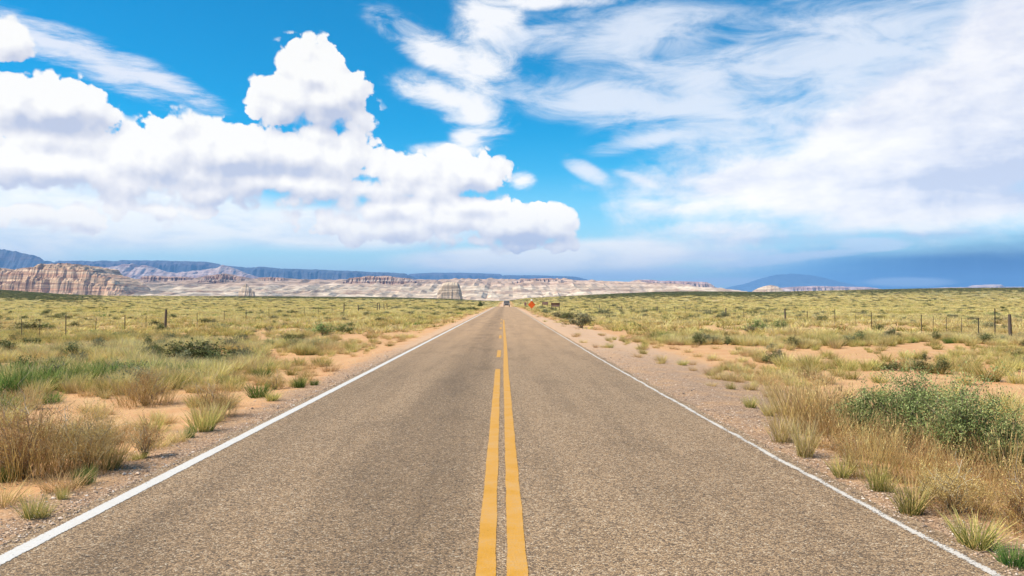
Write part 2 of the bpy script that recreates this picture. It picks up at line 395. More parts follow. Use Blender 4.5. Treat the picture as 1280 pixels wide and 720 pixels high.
# ------------------------------------------------------------------ road
CS_D = [-40, 5, 20, 32, 62, 75, 150, 260, 420]
CS_V = [0.03, 0, -.07, -.09, -.22, -.25, -.3, -.3, -.3]
def cshift(y): return np.interp(y, CS_D, CS_V)
LE_D, LE_V = [-40, 5, 20, 60, 420], [-3.42, -3.41, -3.40, -3.39, -3.36]
RE_D, RE_V = [-40, 4.5, 8, 12, 18, 25, 60, 420], [3.30, 3.16, 3.05, 2.99, 2.93, 2.87, 2.84, 2.80]
def ys_list(a, b):
    o = [a]
    while o[-1] < b:
        y = o[-1]; o.append(min(b, y + (.12 if 0 < y < 14 else .3 if -2 < y < 40 else 2.0 if y < 150 else 6.)))
    return np.array(o)

def strip(name, ya, yb, fl, fr, lift, jit=0., seed=1, cols=2, skirt=False):
    y = ys_list(ya, yb)
    l = fl(y) + jit * (fbm(y * 2.3, y * 0, 4, seed) - .5) * 2; r = fr(y) + jit * (fbm(y * 2.3, y * 0 + 7, 4, seed + 9) - .5) * 2
    V = []; tone = []
    for c in range(cols):
        k = c / (cols - 1)
        xx = l + (r - l) * k
        V.append(np.stack([xx, y, road_z(y) + lift], -1)); tone.append(np.stack([np.full_like(y, k), y * 0], -1))
    if skirt:                                      # the sealed surface has a broken edge that runs down into the gravel
        for sg in (-1, 1):
            e = (l if sg < 0 else r) + sg * .05
            V.insert(0 if sg < 0 else len(V), np.stack([e, y, road_z(y) - .12], -1)); tone.append(tone[0])
        cols += 2
    V = np.stack(V, 1).reshape(-1, 3); tone = np.stack(tone, 1).reshape(-1, 2)
    n = len(y)
    i, j = np.meshgrid(np.arange(n - 1), np.arange(cols - 1), indexing='ij')
    Q = np.stack([i * cols + j, i * cols + j + 1, (i + 1) * cols + j + 1, (i + 1) * cols + j], -1).reshape(-1, 4)
    return mesh_np(name, V, Q, tone=tone)

def road_mat(nt, bs):
    g = nt.new('ShaderNodeNewGeometry').outputs['Position']; x, y, z = nt.sep(g); p = nt.xyz(x, y, 0.)
    wp = nt.v('ADD', p, nt.v('MULTIPLY', nt.noise(p, 60., 2, .5, col=True), (.012, .012, 0)))
    cell = nt.voronoi(wp, 92., out='Color', dims='2D'); cr, cg, cb = nt.sep(cell)
    edge = nt.voronoi(wp, 92., feature='DISTANCE_TO_EDGE', dims='2D')
    cell2 = nt.voronoi(wp, 31., out='Color', dims='2D'); c2, _, _ = nt.sep(cell2)
    chips = nt.ramp(nt.m('ADD', nt.m('MULTIPLY', cr, .78), nt.m('MULTIPLY', c2, .22)),
        [(.08, (.041, .031, .023)), (.26, (.129, .086, .051)), (.42, (.258, .161, .080)), (.56, (.377, .235, .117)), (.70, (.478, .308, .161)), (.84, (.589, .419, .254)), (.95, (.718, .589, .415))])
    chips = nt.mix(nt.ss(edge, .0, .13), (.069, .057, .044), chips)
    avg = (.375, .237, .128)
    col = nt.mix(nt.ss(nt.v('LENGTH', p), 14., 46., .12, .82), chips, avg)
    # wheel paths, seams and blotches worn into the surface
    lane = nt.m('SINE', nt.m('MULTIPLY', nt.m('ADD', x, .1), 3.45))
    lng = nt.noise(nt.mapping(p, scale=(2.2, .10, 1)), 1., 5, .6); blot = nt.noise(nt.mapping(p, scale=(.9, .32, 1)), 1., 6, .62)
    grain = nt.noise(p, 9., 4, .7)
    dark = nt.m('ADD', nt.m('MULTIPLY', nt.ss(lng, .40, .68), .17), nt.m('MULTIPLY', nt.ss(blot, .45, .72), .20))
    dark = nt.m('ADD', dark, nt.m('MULTIPLY', nt.m('SUBTRACT', grain, .5), .30))
    left = nt.m('MULTIPLY', nt.ss(nt.m('ABSOLUTE', nt.m('ADD', x, .95)), .95, .2), .26)
    oil = nt.m('ADD', left, nt.m('MULTIPLY', nt.ss(nt.m('ABSOLUTE', nt.m('ADD', x, 2.75)), .55, .1), .10))
    k = nt.m('SUBTRACT', nt.m('SUBTRACT', 1.14, dark), oil)
    col = nt.mix(1., col, nt.xyz(k, k, k), 'MULTIPLY')
    vor = nt.noise(nt.xyz(nt.m('MULTIPLY', x, 3.), nt.m('MULTIPLY', y, .9), 0.), 1.6, 5, .7)
    col = nt.mix(nt.m('MULTIPLY', nt.ss(vor, .66, .74), .38), col, (.423, .359, .280))
    nt.put(bs.inputs['Base Color'], col)
    nt.put(bs.inputs['Normal'], nt.bump(nt.m('MULTIPLY', nt.ss(edge, 0., .3), nt.m('ADD', cg, .3)), .6, .006))
    bs.inputs['Specular IOR Level'].default_value = .3
M_road = material('chip_seal', road_mat, .85)
le = lambda y: np.interp(y, LE_D, LE_V); re_ = lambda y: np.interp(y, RE_D, RE_V)
tag(link('road', strip('road', -40, 400, lambda y: le(y) - .22, lambda y: re_(y) + .16, 0., .085, 4, 7, True), M_road), kind='structure')

def paint(name, col, wear, edge_w):
    def f(nt, bs):
        g = nt.new('ShaderNodeNewGeometry').outputs['Position']; x, y, z = nt.sep(g); p = nt.xyz(x, y, 0.)
        at = nt.new('ShaderNodeAttribute', attribute_name='tone').outputs['Color']; u, _, _ = nt.sep(at)
        side = nt.m('MINIMUM', u, nt.m('SUBTRACT', 1., u))
        n = nt.noise(p, 34., 5, .75); b = nt.noise(p, 3.2, 5, .65); ch = nt.voronoi(p, 75.)
        keep = nt.m('ADD', nt.m('ADD', nt.m('MULTIPLY', n, .75), nt.m('MULTIPLY', b, .5)), nt.m('ADD', nt.m('MULTIPLY', nt.ss(side, 0., edge_w), .55), nt.m('MULTIPLY', ch, -.30)))
        a = nt.ss(keep, wear - .05, wear + .05)
        k = nt.lin(b, .3, .7, .86, 1.06)
        c2 = nt.mix(nt.m('MULTIPLY', nt.ss(nt.m('ADD', nt.m('MULTIPLY', n, .5), nt.m('MULTIPLY', b, .5)), .42, .64), .40), nt.mix(1., col, nt.xyz(k, k, k), 'MULTIPLY'), (.35, .28, .2))
        nt.put(bs.inputs['Base Color'], c2); nt.put(bs.inputs['Alpha'], a)
        nt.put(bs.inputs['Normal'], nt.bump(ch, .35, .006))
    return material(name, f, .6)
M_white = paint('white_road_paint', (.64, .61, .56), .80, .25)
M_whiteworn = paint('worn_white_road_paint', (.64, .585, .51), .90, .5)
M_yellow = paint('yellow_road_paint', (.58, .28, .024), .77, .12)
tag(link('edge_line', strip('edge_line', -40, 280, lambda y: le(y) - .095, lambda y: le(y) + .09, .004, .006, 21, 3), M_white), kind='structure')
tag(link('edge_line', strip('edge_line', -40, 280, lambda y: re_(y) - .10, lambda y: re_(y) + .09, .004, .028, 31, 3), M_whiteworn), kind='structure')
tag(link('centre_line', strip('centre_line', -40, 76, lambda y: .004 + cshift(y), lambda y: .154 + cshift(y), .004, .008, 41, 3), M_yellow), kind='structure')
tag(link('centre_line', strip('centre_line', -40, 20.7, lambda y: -.202 + cshift(y), lambda y: -.054 + cshift(y), .004, .008, 51, 3), M_yellow), kind='structure')
for k in range(5):
    y0 = 25.1 + 12.6 * k
    tag(link('centre_dash', strip('centre_dash', y0, y0 + 3.6, lambda y: -.215 + cshift(y), lambda y: -.065 + cshift(y), .004, .008, 61 + k, 3), M_yellow), kind='structure')

# ------------------------------------------------------------------ far landforms
def rock_mat(name, bands, patch_col, amount, period=60., vein=.5, high=None):
    def f(nt, bs):
        g = nt.new('ShaderNodeNewGeometry'); pos = g.outputs['Position']; x, y, z = nt.sep(pos)
        wob = nt.m('MULTIPLY', nt.noise(pos, .006, 5, .6), .9)
        s = nt.m('FRACT', nt.m('ADD', nt.m('DIVIDE', z, period), wob))
        col = nt.ramp(s, bands)
        fine = nt.noise(nt.mapping(pos, scale=(.012, .012, .16)), 1., 6, .65)
        k = nt.lin(fine, .3, .7, .68, 1.18)
        col = nt.mix(1., col, nt.xyz(k, k, k), 'MULTIPLY')
        pm = nt.ss(nt.noise(nt.mapping(pos, scale=(.0075, .0075, .035)), 1., 8, .68), .54, .63)
        if high: col = nt.mix(nt.m('MULTIPLY', nt.ss(nt.m('ADD', z, nt.m('MULTIPLY', nt.m('SUBTRACT', nt.noise(pos, .004, 6, .65), .5), 160.)), 30., 120.), .8), col, high)
        led = nt.noise(nt.mapping(pos, scale=(.0035, .0035, .11)), 1., 7, .7)
        kk = nt.lin(led, .38, .60, .55, 1.12); col = nt.mix(1., col, nt.xyz(kk, nt.m('POWER', kk, 1.15), nt.m('POWER', kk, 1.3)), 'MULTIPLY')
        col = nt.mix(nt.m('MULTIPLY', pm, amount), col, patch_col)
        nx, ny, nz = nt.sep(g.outputs['Normal'])
        st = nt.noise(nt.mapping(pos, scale=(.05, .05, .004)), 1., 5, .6)
        col = nt.mix(nt.m('MULTIPLY', nt.m('MULTIPLY', nt.ss(st, .5, .68), nt.ss(nz, .75, .35)), vein), col, (.20, .12, .085))
        nt.put(bs.inputs['Base Color'], col)
        nt.put(bs.inputs['Normal'], nt.bump(fine, .6, 8.))
    return material(name, f, .95)
CREAM, TANR, REDR, PINK = (.66, .58, .48), (.56, .43, .31), (.42, .24, .165), (.60, .45, .37)
M_slick = rock_mat('white_slickrock', [(0., (.66, .53, .37)), (.35, (.75, .61, .44)), (.5, (.60, .43, .30)), (.62, (.70, .55, .39)), (.85, (.76, .62, .45)), (.97, (.50, .33, .22))], (.30, .20, .14), .75, 90., .3, (.50, .33, .225))
M_cream = rock_mat('cream_sandstone', [(0., (.66, .51, .36)), (.4, (.70, .55, .39)), (.55, (.58, .43, .30)), (.7, (.71, .56, .40)), (1., (.66, .51, .36))], (.50, .35, .24), .5, 60., .05)
M_faint = rock_mat('hazed_mountain_rock', [(0., (.17, .25, .34)), (1., (.17, .25, .34))], (.15, .22, .31), .4, 300., .0)  # blue of the distance haze mixed into the rock colour
M_butte = rock_mat('banded_sandstone', [(0., (0.726, 0.504, 0.326)), (.2, (0.619, 0.343, 0.202)), (.34, (0.693, 0.454, 0.285)), (.5, (0.747, 0.534, 0.345)), (.62, (0.491, 0.278, 0.162)), (.72, (0.768, 0.534, 0.326)), (.9, (0.683, 0.454, 0.276)), (1., (0.726, 0.504, 0.326))], (0.234, 0.127, 0.074), .8, 58., .10)
M_lone = rock_mat('buff_sandstone', [(0., (.66, .48, .31)), (.4, (.70, .51, .32)), (.55, (.46, .285, .165)), (.7, (.70, .52, .33)), (1., (.66, .48, .31))], (.40, .27, .175), .6, 52., .05)
M_red = rock_mat('red_sandstone', [(0., (.60, .47, .38)), (.3, REDR), (.5, (.54, .37, .28)), (.7, (.40, .24, .18)), (1., (.62, .48, .38))], (.26, .17, .13), .6, 45., .7)
M_pinkm = rock_mat('pink_mesa_rock', [(0., (.58, .42, .36)), (.35, (.64, .50, .43)), (.55, (.44, .27, .24)), (.8, (.62, .48, .42)), (1., (.56, .38, .32))], (.30, .20, .18), .5, 160., .5)
M_far = rock_mat('hazed_mesa_rock', [(0., (.12, .13, .17)), (.5, (.10, .12, .165)), (.7, (.17, .14, .17)), (1., (.12, .13, .17))], (.08, .10, .13), .5, 300., .3)  # dark rock lifted towards blue, so its colour carries some distance haze

MESA = [(0, 0), (.10, .16), (.17, .30), (.19, .60), (.24, .68), (.26, .90), (.31, .96), (.36, 1.), (.8, 1.), (1., 0)]
SLOPE = [(0, 0), (.15, .10), (.3, .30), (.45, .55), (.6, .80), (.72, 1.), (.9, .95), (1., .5)]
PEAK = [(0, 0), (.2, .22), (.4, .62), (.5, 1.), (.62, .8), (1., 0)]
DOME = [(0, 0), (.06, .30), (.14, .58), (.26, .80), (.4, .95), (.5, 1.), (.62, .95), (.85, .6), (1., 0)]
def landform(name, prof, d, depth, mat, shape=MESA, base=-18., nx=160, nt_=44, gully=.06, gscale=.03, rough=.02, seed=1, label=None, cat=None, kind=None, group=None, terr=0):
    pp = np.array(prof, float); P = np.linspace(pp[0, 0], pp[-1, 0], nx); Ytop = np.interp(P, pp[:, 0], pp[:, 1])
    sx = np.array([s[0] for s in shape]); sy = np.array([s[1] for s in shape])
    tc = sx[np.argmax(sy)]; dtop = d + depth * tc
    top = EYE + (VY - Ytop) / F * dtop
    knots = np.unique(np.concatenate([np.linspace(0, 1, nt_), sx]))
    PP, TT = np.meshgrid(P, knots)
    g = (fbm(PP * gscale, PP * 0 + seed * 3.1, 5, seed, .55) - .5) * 2
    g = .45 * g + .55 * (fbm(PP * gscale * 1.3, TT * 7, 4, seed + 2) - .5) * 2
    g2 = (fbm(PP * gscale * 4, TT * 16, 4, seed + 5) - .5) * 2
    ts = TT - gully * g * smooth(0, .1, TT) * (1 - smooth(tc, tc + .15, TT)) - gully * .35 * g2 * smooth(0, .1, TT) * (1 - smooth(tc, tc + .15, TT))
    S = np.interp(np.clip(ts, 0, 1), sx, sy)
    if terr: S = S + .35 / terr * np.sin(S * terr * 2 * math.pi) / (2 * math.pi) * 2
    Yd = d + depth * TT
    Xd = (PP - VX) / F * (dtop * .75 + Yd * .25)
    Z = base + (top[None, :] - base) * S
    Z = Z + rough * (top[None, :] - base) * (fbm(PP * gscale * 6, TT * 14, 4, seed + 11) - .5) * 2 * smooth(0, .06, TT) * np.where(TT > tc - .02, .35, 1)
    V = np.stack([Xd, Yd, Z], -1).reshape(-1, 3); n, k = TT.shape
    i, j = np.meshgrid(np.arange(n - 1), np.arange(k - 1), indexing='ij')
    Q = np.stack([i * k + j, i * k + j + 1, (i + 1) * k + j + 1, (i + 1) * k + j], -1).reshape(-1, 4)
    # close the foot so the block is solid
    rim = list(range(k)) + [r * k + k - 1 for r in range(1, n)] + [(n - 1) * k + c for c in range(k - 2, -1, -1)] + [r * k for r in range(n - 2, 0, -1)]
    low = V[rim].copy(); low[:, 2] = base - 12
    m0 = len(V); V = np.vstack([V, low]); L = len(rim)
    Q = np.vstack([Q, [(rim[a], m0 + a, m0 + (a + 1) % L, rim[(a + 1) % L]) for a in range(L)]])
    o = link(name, mesh_np(name, V, Q), mat)
    tag(o, label, cat, group, kind)
    return o

landform('slickrock_flats', [(-700, 350), (-200, 349), (0, 349), (120, 350), (180, 348.5), (260, 347.5), (330, 348), (420, 349.5), (480, 349), (560, 348.8), (620, 348.5), (700, 348.5), (740, 350.5), (800, 352), (860, 356), (930, 364), (990, 370)],
         2150, 3600, M_slick, SLOPE, -16., 420, 150, .09, .05, .09, 3, kind='structure')
landform('banded_butte', [(-260, 366), (-180, 346), (-80, 341), (-6, 336.5), (0, 335.5), (14, 336.5), (22, 341), (27, 337), (32, 334.8), (48, 333.6), (52, 330.5), (62, 330.2), (80, 329.7), (88, 330), (97, 331), (104, 334), (112, 333), (120, 335.5), (124, 341), (134, 344), (144, 348), (152, 352), (160, 358), (168, 367)],
         3000, 620, M_butte, MESA, -14., 420, 90, .034, .05, .10, 7, label='broad banded sandstone butte standing above the plain on the left', cat='butte')
landform('lone_rock', [(546, 373), (547.2, 365), (549, 361), (551, 359.5), (552, 357), (554, 354), (560, 352.6), (566, 352.6), (572, 353.6), (574, 357), (575, 361), (576.4, 366), (577.6, 373)],
         2350, 110, M_cream, MESA, -16., 90, 40, .035, .12, .03, 11, label='single pale block of rock standing alone left of the road end', cat='rock')
for nm, pr, d_, s_, lb in [
    ('rock_outcrop', [(176, 352), (182, 345.5), (190, 344.6), (204, 345.2), (212, 346.3), (226, 345.6), (238, 347), (246, 352)], 4300, 21, 'dark-streaked ledge outcrop on the pale flats right of the banded butte'),
    ('rock_outcrop', [(250, 352), (257, 345), (270, 343.2), (281, 341.8), (290, 344), (306, 347), (314, 352)], 4150, 22, 'reddish rounded rock outcrop below the pale pyramid hill'),
    ('rock_outcrop', [(318, 352), (324, 347), (340, 346.5), (356, 347.5), (362, 352)], 4300, 23, 'small low ledge between two larger outcrops on the flats'),
    ('rock_outcrop', [(430, 353), (437, 347.5), (452, 346.3), (461, 344.6), (470, 345.5), (484, 344.5), (496, 347), (512, 348), (526, 352.5)], 4150, 24, 'long brown broken outcrop on the flats left of the lone rock'),
    ('rock_outcrop', [(640, 353), (652, 348.6), (688, 347.6), (700, 349), (716, 353)], 4300, 25, 'low brown rim of rock on the pale slope above the road end')]:
    landform(nm, pr, d_, 420, M_red, MESA, 60., 90, 36, .12, .16, .06, s_, label=lb, cat='rock outcrop', group='rock outcrops on the pale flats')
landform('rock_cone', [(299, 365), (303, 359), (308, 353.5), (313, 359), (319, 365)], 2900, 70, M_cream, PEAK, -10., 40, 24, .05, .2, .05, 31, label='small reddish cone of rock rising from the white flats', cat='rock')
landform('pale_hill', [(95, 347), (112, 337), (124, 333.5), (140, 334), (152, 331), (166, 329), (172, 334), (182, 331), (190, 333.5), (205, 339), (222, 341), (246, 338), (268, 335), (281, 331.5), (290, 334), (300, 339), (325, 347)],
         9500, 2400, M_pinkm, SLOPE, -10., 240, 40, .08, .04, .06, 41, label='pale pink foothills in front of the long blue mesa', cat='hills')
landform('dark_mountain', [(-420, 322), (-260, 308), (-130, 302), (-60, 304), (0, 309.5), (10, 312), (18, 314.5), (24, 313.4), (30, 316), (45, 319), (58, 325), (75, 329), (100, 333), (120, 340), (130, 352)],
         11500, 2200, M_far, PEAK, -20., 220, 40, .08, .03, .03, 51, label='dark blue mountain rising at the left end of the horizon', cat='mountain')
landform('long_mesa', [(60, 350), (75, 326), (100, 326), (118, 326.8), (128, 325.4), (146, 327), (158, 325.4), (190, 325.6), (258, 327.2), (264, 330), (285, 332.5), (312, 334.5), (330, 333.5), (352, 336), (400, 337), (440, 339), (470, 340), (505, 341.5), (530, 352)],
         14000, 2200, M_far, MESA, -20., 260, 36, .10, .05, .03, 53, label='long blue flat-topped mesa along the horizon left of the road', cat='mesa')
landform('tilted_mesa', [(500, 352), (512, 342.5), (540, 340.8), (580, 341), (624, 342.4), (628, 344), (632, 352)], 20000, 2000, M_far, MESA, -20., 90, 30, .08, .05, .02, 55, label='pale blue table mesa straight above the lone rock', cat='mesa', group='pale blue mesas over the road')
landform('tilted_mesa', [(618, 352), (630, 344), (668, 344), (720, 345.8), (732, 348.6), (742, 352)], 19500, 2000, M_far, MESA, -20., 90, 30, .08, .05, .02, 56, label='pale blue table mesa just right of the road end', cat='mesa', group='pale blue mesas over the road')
landform('purple_bench', [(690, 358), (705, 351.6), (760, 352.2), (800, 353), (812, 360)], 12500, 1500, M_pinkm, MESA, -20., 80, 30, .08, .06, .03, 57, label='low purple bench of rock left of the square-topped pink mesa', cat='bench')
landform('pink_mesa', [(758, 366), (772, 359), (780, 355), (792, 352.5), (795, 350), (806, 349.4), (818, 349.8), (824, 351), (838, 350.9), (862, 351.6), (884, 352.4), (890, 355), (894, 358.5), (902, 361), (915, 366)],
         6800, 900, M_pinkm, MESA, -20., 200, 44, .12, .08, .03, 61, label='square-topped pink mesa on the skyline right of the road', cat='mesa')
landform('pale_dome', [(936, 367), (944, 362.5), (950, 359.6), (957, 357.4), (965, 356.2), (972, 357.6), (978, 361), (986, 367)], 4200, 160, M_slick, DOME, -16., 70, 36, .07, .15, .05, 63, label='small pale rounded dome of rock on the skyline at the right', cat='rock dome')
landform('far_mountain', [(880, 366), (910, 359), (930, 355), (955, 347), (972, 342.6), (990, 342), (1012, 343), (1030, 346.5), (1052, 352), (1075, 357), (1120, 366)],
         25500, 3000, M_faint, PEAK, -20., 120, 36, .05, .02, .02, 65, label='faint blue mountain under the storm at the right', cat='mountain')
landform('red_bench', [(980, 368), (987, 359), (1000, 358), (1020, 357.4), (1045, 358), (1085, 358.6), (1100, 360.4), (1118, 364), (1126, 368)], 9800, 1200, M_pinkm, MESA, -20., 150, 36, .14, .09, .05, 67, label='low banded red bench under the faint blue mountain', cat='bench')
landform('purple_mesa', [(1165, 366), (1184, 359), (1236, 358.4), (1240, 355.4), (1252, 355.4), (1256, 358.4), (1330, 358.6), (1480, 358), (1560, 366)], 13500, 1800, M_pinkm, MESA, -20., 130, 36, .10, .06, .03, 69, label='low purple mesa with a small square knob at the far right', cat='mesa')

# ------------------------------------------------------------------ plants: shapes
def leafmat(name, stops, var=.22, hue=.02, trans=.3, dry=None):
    m = bpy.data.materials.new(name); m.use_nodes = True; t = m.node_tree; nt = NT(t)
    t.nodes.remove(t.nodes['Principled BSDF']); out = t.nodes['Material Output']
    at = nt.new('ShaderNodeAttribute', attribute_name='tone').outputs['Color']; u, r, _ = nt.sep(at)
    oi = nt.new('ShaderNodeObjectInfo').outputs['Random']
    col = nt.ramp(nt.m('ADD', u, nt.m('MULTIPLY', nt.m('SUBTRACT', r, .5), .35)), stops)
    if dry: col = nt.mix(nt.ss(nt.m('ADD', r, nt.m('MULTIPLY', oi, .25)), .72, .9), col, dry)
    k = nt.m('ADD', nt.lin(r, 0., 1., 1 - var, 1 + var), nt.m('MULTIPLY', nt.m('SUBTRACT', oi, .5), .36))
    h = nt.new('ShaderNodeHueSaturation'); nt.put(h.inputs['Color'], col)
    nt.put(h.inputs['Hue'], nt.m('ADD', .5, nt.m('MULTIPLY', nt.m('SUBTRACT', oi, .5), hue * 2))); nt.put(h.inputs['Value'], k)
    d = nt.new('ShaderNodeBsdfDiffuse'); tr = nt.new('ShaderNodeBsdfTranslucent'); mx = nt.new('ShaderNodeMixShader')
    nt.put(d.inputs[0], h.outputs[0]); nt.put(tr.inputs[0], h.outputs[0]); mx.inputs[0].default_value = trans
    t.links.new(d.outputs[0], mx.inputs[1]); t.links.new(tr.outputs[0], mx.inputs[2]); t.links.new(mx.outputs[0], out.inputs[0])
    return m
G = {
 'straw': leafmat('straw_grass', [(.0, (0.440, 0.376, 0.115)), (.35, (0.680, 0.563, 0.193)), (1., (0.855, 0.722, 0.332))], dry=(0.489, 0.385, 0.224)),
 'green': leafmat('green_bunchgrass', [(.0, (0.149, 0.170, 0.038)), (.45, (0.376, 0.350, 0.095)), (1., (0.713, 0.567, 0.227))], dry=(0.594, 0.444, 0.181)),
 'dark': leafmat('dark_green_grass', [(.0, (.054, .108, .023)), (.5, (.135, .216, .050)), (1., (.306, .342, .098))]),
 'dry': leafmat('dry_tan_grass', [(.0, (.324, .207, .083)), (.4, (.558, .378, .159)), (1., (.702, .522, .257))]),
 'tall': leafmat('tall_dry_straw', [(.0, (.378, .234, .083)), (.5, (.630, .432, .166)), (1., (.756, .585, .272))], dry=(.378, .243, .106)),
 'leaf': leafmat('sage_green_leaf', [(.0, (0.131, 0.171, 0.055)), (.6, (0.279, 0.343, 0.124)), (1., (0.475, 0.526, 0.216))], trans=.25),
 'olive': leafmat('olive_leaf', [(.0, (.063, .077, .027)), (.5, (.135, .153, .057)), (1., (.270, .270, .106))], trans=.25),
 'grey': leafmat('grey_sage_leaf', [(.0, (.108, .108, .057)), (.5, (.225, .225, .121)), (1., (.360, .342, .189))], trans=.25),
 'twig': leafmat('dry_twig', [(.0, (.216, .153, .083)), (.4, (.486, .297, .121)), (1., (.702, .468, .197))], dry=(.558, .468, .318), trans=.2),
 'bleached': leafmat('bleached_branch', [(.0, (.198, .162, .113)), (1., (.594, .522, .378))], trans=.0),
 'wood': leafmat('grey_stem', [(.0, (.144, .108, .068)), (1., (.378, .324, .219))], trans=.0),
}
def blades(rng, n, Rb, spread, droop, w, hvar=.45, seg=(0, .4, .75, 1.), clump=None):
    az = rng.uniform(0, 2 * math.pi, n); u = np.sqrt(rng.uniform(0, 1, n)); rad = Rb * u
    base = np.stack([rad * np.cos(az), rad * np.sin(az), np.zeros(n)], -1)
    oa = az + rng.normal(0, .7, n)
    h = 1 - hvar * rng.uniform(0, 1, n) ** 1.3
    tilt = spread * (.25 + .75 * rng.uniform(0, 1, n)) * (.35 + .65 * u)
    out = np.stack([np.cos(oa), np.sin(oa), np.zeros(n)], -1)
    dr = droop * rng.uniform(.2, 1., n)
    sa = rng.uniform(0, 2 * math.pi, n); side = np.stack([np.cos(sa), np.sin(sa), np.zeros(n)], -1)
    ww = w * rng.uniform(.6, 1.2, n); tone_r = rng.uniform(0, 1, n)
    V = []; T_ = []
    for s in seg:
        c = base + out * (h * (np.sin(tilt) * s + dr * s * s))[:, None]
        c[:, 2] += h * (np.cos(tilt) * s - .55 * dr * s * s)
        if s < 1:
            k = (1 - .55 * s ** 1.6)
            V += [c - side * (ww * k)[:, None] / 2, c + side * (ww * k)[:, None] / 2]
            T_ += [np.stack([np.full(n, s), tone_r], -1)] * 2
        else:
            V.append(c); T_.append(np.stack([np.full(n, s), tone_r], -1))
    m = len(V); V = np.stack(V, 1).reshape(-1, 3); T_ = np.stack(T_, 1).reshape(-1, 2)
    o = np.arange(n) * m; Q = []
    for k in range(len(seg) - 2): Q.append(np.stack([o + 2 * k, o + 2 * k + 1, o + 2 * k + 3, o + 2 * k + 2], -1))
    k = 2 * (len(seg) - 2)
    return V, np.concatenate(Q), np.stack([o + k, o + k + 1, o + k + 2], -1), T_

def join(parts):
    V = []; Q = []; T = []; C = []; mq = []; mt = []; n = 0
    for (v, q, t, c, mi) in parts:
        V.append(v); C.append(c)
        if q is not None and len(q): Q.append(np.asarray(q) + n); mq += [mi] * len(q)
        if t is not None and len(t): T.append(np.asarray(t) + n); mt += [mi] * len(t)
        n += len(v)
    return (np.concatenate(V), np.concatenate(Q) if Q else None, np.concatenate(T) if T else None, np.concatenate(C), mq + mt)

def tuft_mesh(kind, seed, coarse=False):
    rng = np.random.default_rng(seed)
    if kind == 'straw': P = dict(n=210, Rb=.20, spread=.62, droop=.22, w=.014)
    elif kind == 'green': P = dict(n=230, Rb=.22, spread=.75, droop=.16, w=.016)
    elif kind == 'dark': P = dict(n=240, Rb=.30, spread=.7, droop=.12, w=.018)
    elif kind == 'dry': P = dict(n=200, Rb=.32, spread=.85, droop=.30, w=.012)
    else: P = dict(n=150, Rb=.36, spread=.62, droop=.34, w=.010)
    if coarse: P['n'] = 46; P['w'] *= 3.4; P['Rb'] *= 1.35
    parts = []
    subs = 1 if kind == 'tall' else 2 + int(rng.integers(0, 3))
    for k in range(subs):
        q = dict(P); q['n'] = max(8, P['n'] // subs)
        v, qd, tr, c = blades(rng, **q, seg=(0, .5, 1.) if coarse else (0, .4, .75, 1.))
        if k: 
            v = v * np.array([1, 1, rng.uniform(.6, .95)]) + np.array([rng.normal(0, .16), rng.normal(0, .16), 0])
        parts.append((v, qd, tr, c, 0))
    if kind == 'tall' and not coarse:               # seed heads
        n = 110; rr = rng.uniform(0, .34, n) ** .8 * 1.0; aa = rng.uniform(0, 6.28, n); c = np.stack([rr * 1.3 * np.cos(aa), rr * 1.3 * np.sin(aa), rng.uniform(.55, .95, n)], -1)
        d = rng.normal(0, .012, (n, 3)); d[:, 2] *= 2.2; u_ = rng.normal(0, .006, (n, 3)); v = np.stack([c - d, c + u_, c + d, c - u_], 1).reshape(-1, 3)
        parts.append((v, np.arange(4 * n).reshape(-1, 4), None, np.repeat(np.stack([np.full(n, .9), rng.uniform(0, 1, n)], -1), 4, 0), 0))
    V, Q, T, C, mi = join(parts)
    me = mesh_np(kind + '_tuft', V, Q, T, C, mi); me.materials.append(G[kind]); return me

def stem_curves(rng, n, rx, rz, depth=2, sub=4, wob=.1, tilt_min=.1):
    """Forking stems from the root to a domed outline; returns polylines (pts, r0)."""
    L = []
    for k in range(n):
        a = rng.uniform(0, 6.283); t = math.sqrt(rng.uniform(tilt_min ** 2, 1)) * 1.25
        e = np.array([math.sin(t) * math.cos(a) * rx, math.sin(t) * math.sin(a) * rx, math.cos(t) * rz + .08 * rz]) * rng.uniform(.72, 1.05)
        s = np.linspace(0, 1, 6)[:, None]
        b = np.array([rng.normal(0, .05) * rx, rng.normal(0, .05) * rx, 0])
        pts = b + (e - b) * s + np.array([0, 0, 1]) * (rz * .28 * s * (1 - s)) + rng.normal(0, wob * .5, (6, 3)) * rz * s
        L.append((pts, 1.))
        for j in range(sub):
            i = int(rng.integers(2, 5)); o = pts[i]; dv = pts[5] - pts[1]; dv = dv / (np.linalg.norm(dv) + 1e-6)
            dv = dv + rng.normal(0, .55, 3); dv[2] = abs(dv[2]) * .8 + .1; dv /= np.linalg.norm(dv)
            ln = rz * rng.uniform(.22, .5); ss_ = np.linspace(0, 1, 4)[:, None]
            q = o + dv * ln * ss_ + rng.normal(0, wob * .25, (4, 3)) * rz * ss_
            L.append((q, .6))
            if depth > 1:
                for m_ in range(2):
                    o2 = q[int(rng.integers(1, 4))]; d2 = dv + rng.normal(0, .7, 3); d2 /= np.linalg.norm(d2)
                    L.append((np.stack([o2, o2 + d2 * ln * .3, o2 + d2 * ln * .55 + rng.normal(0, .02, 3)]), .38))
    return L
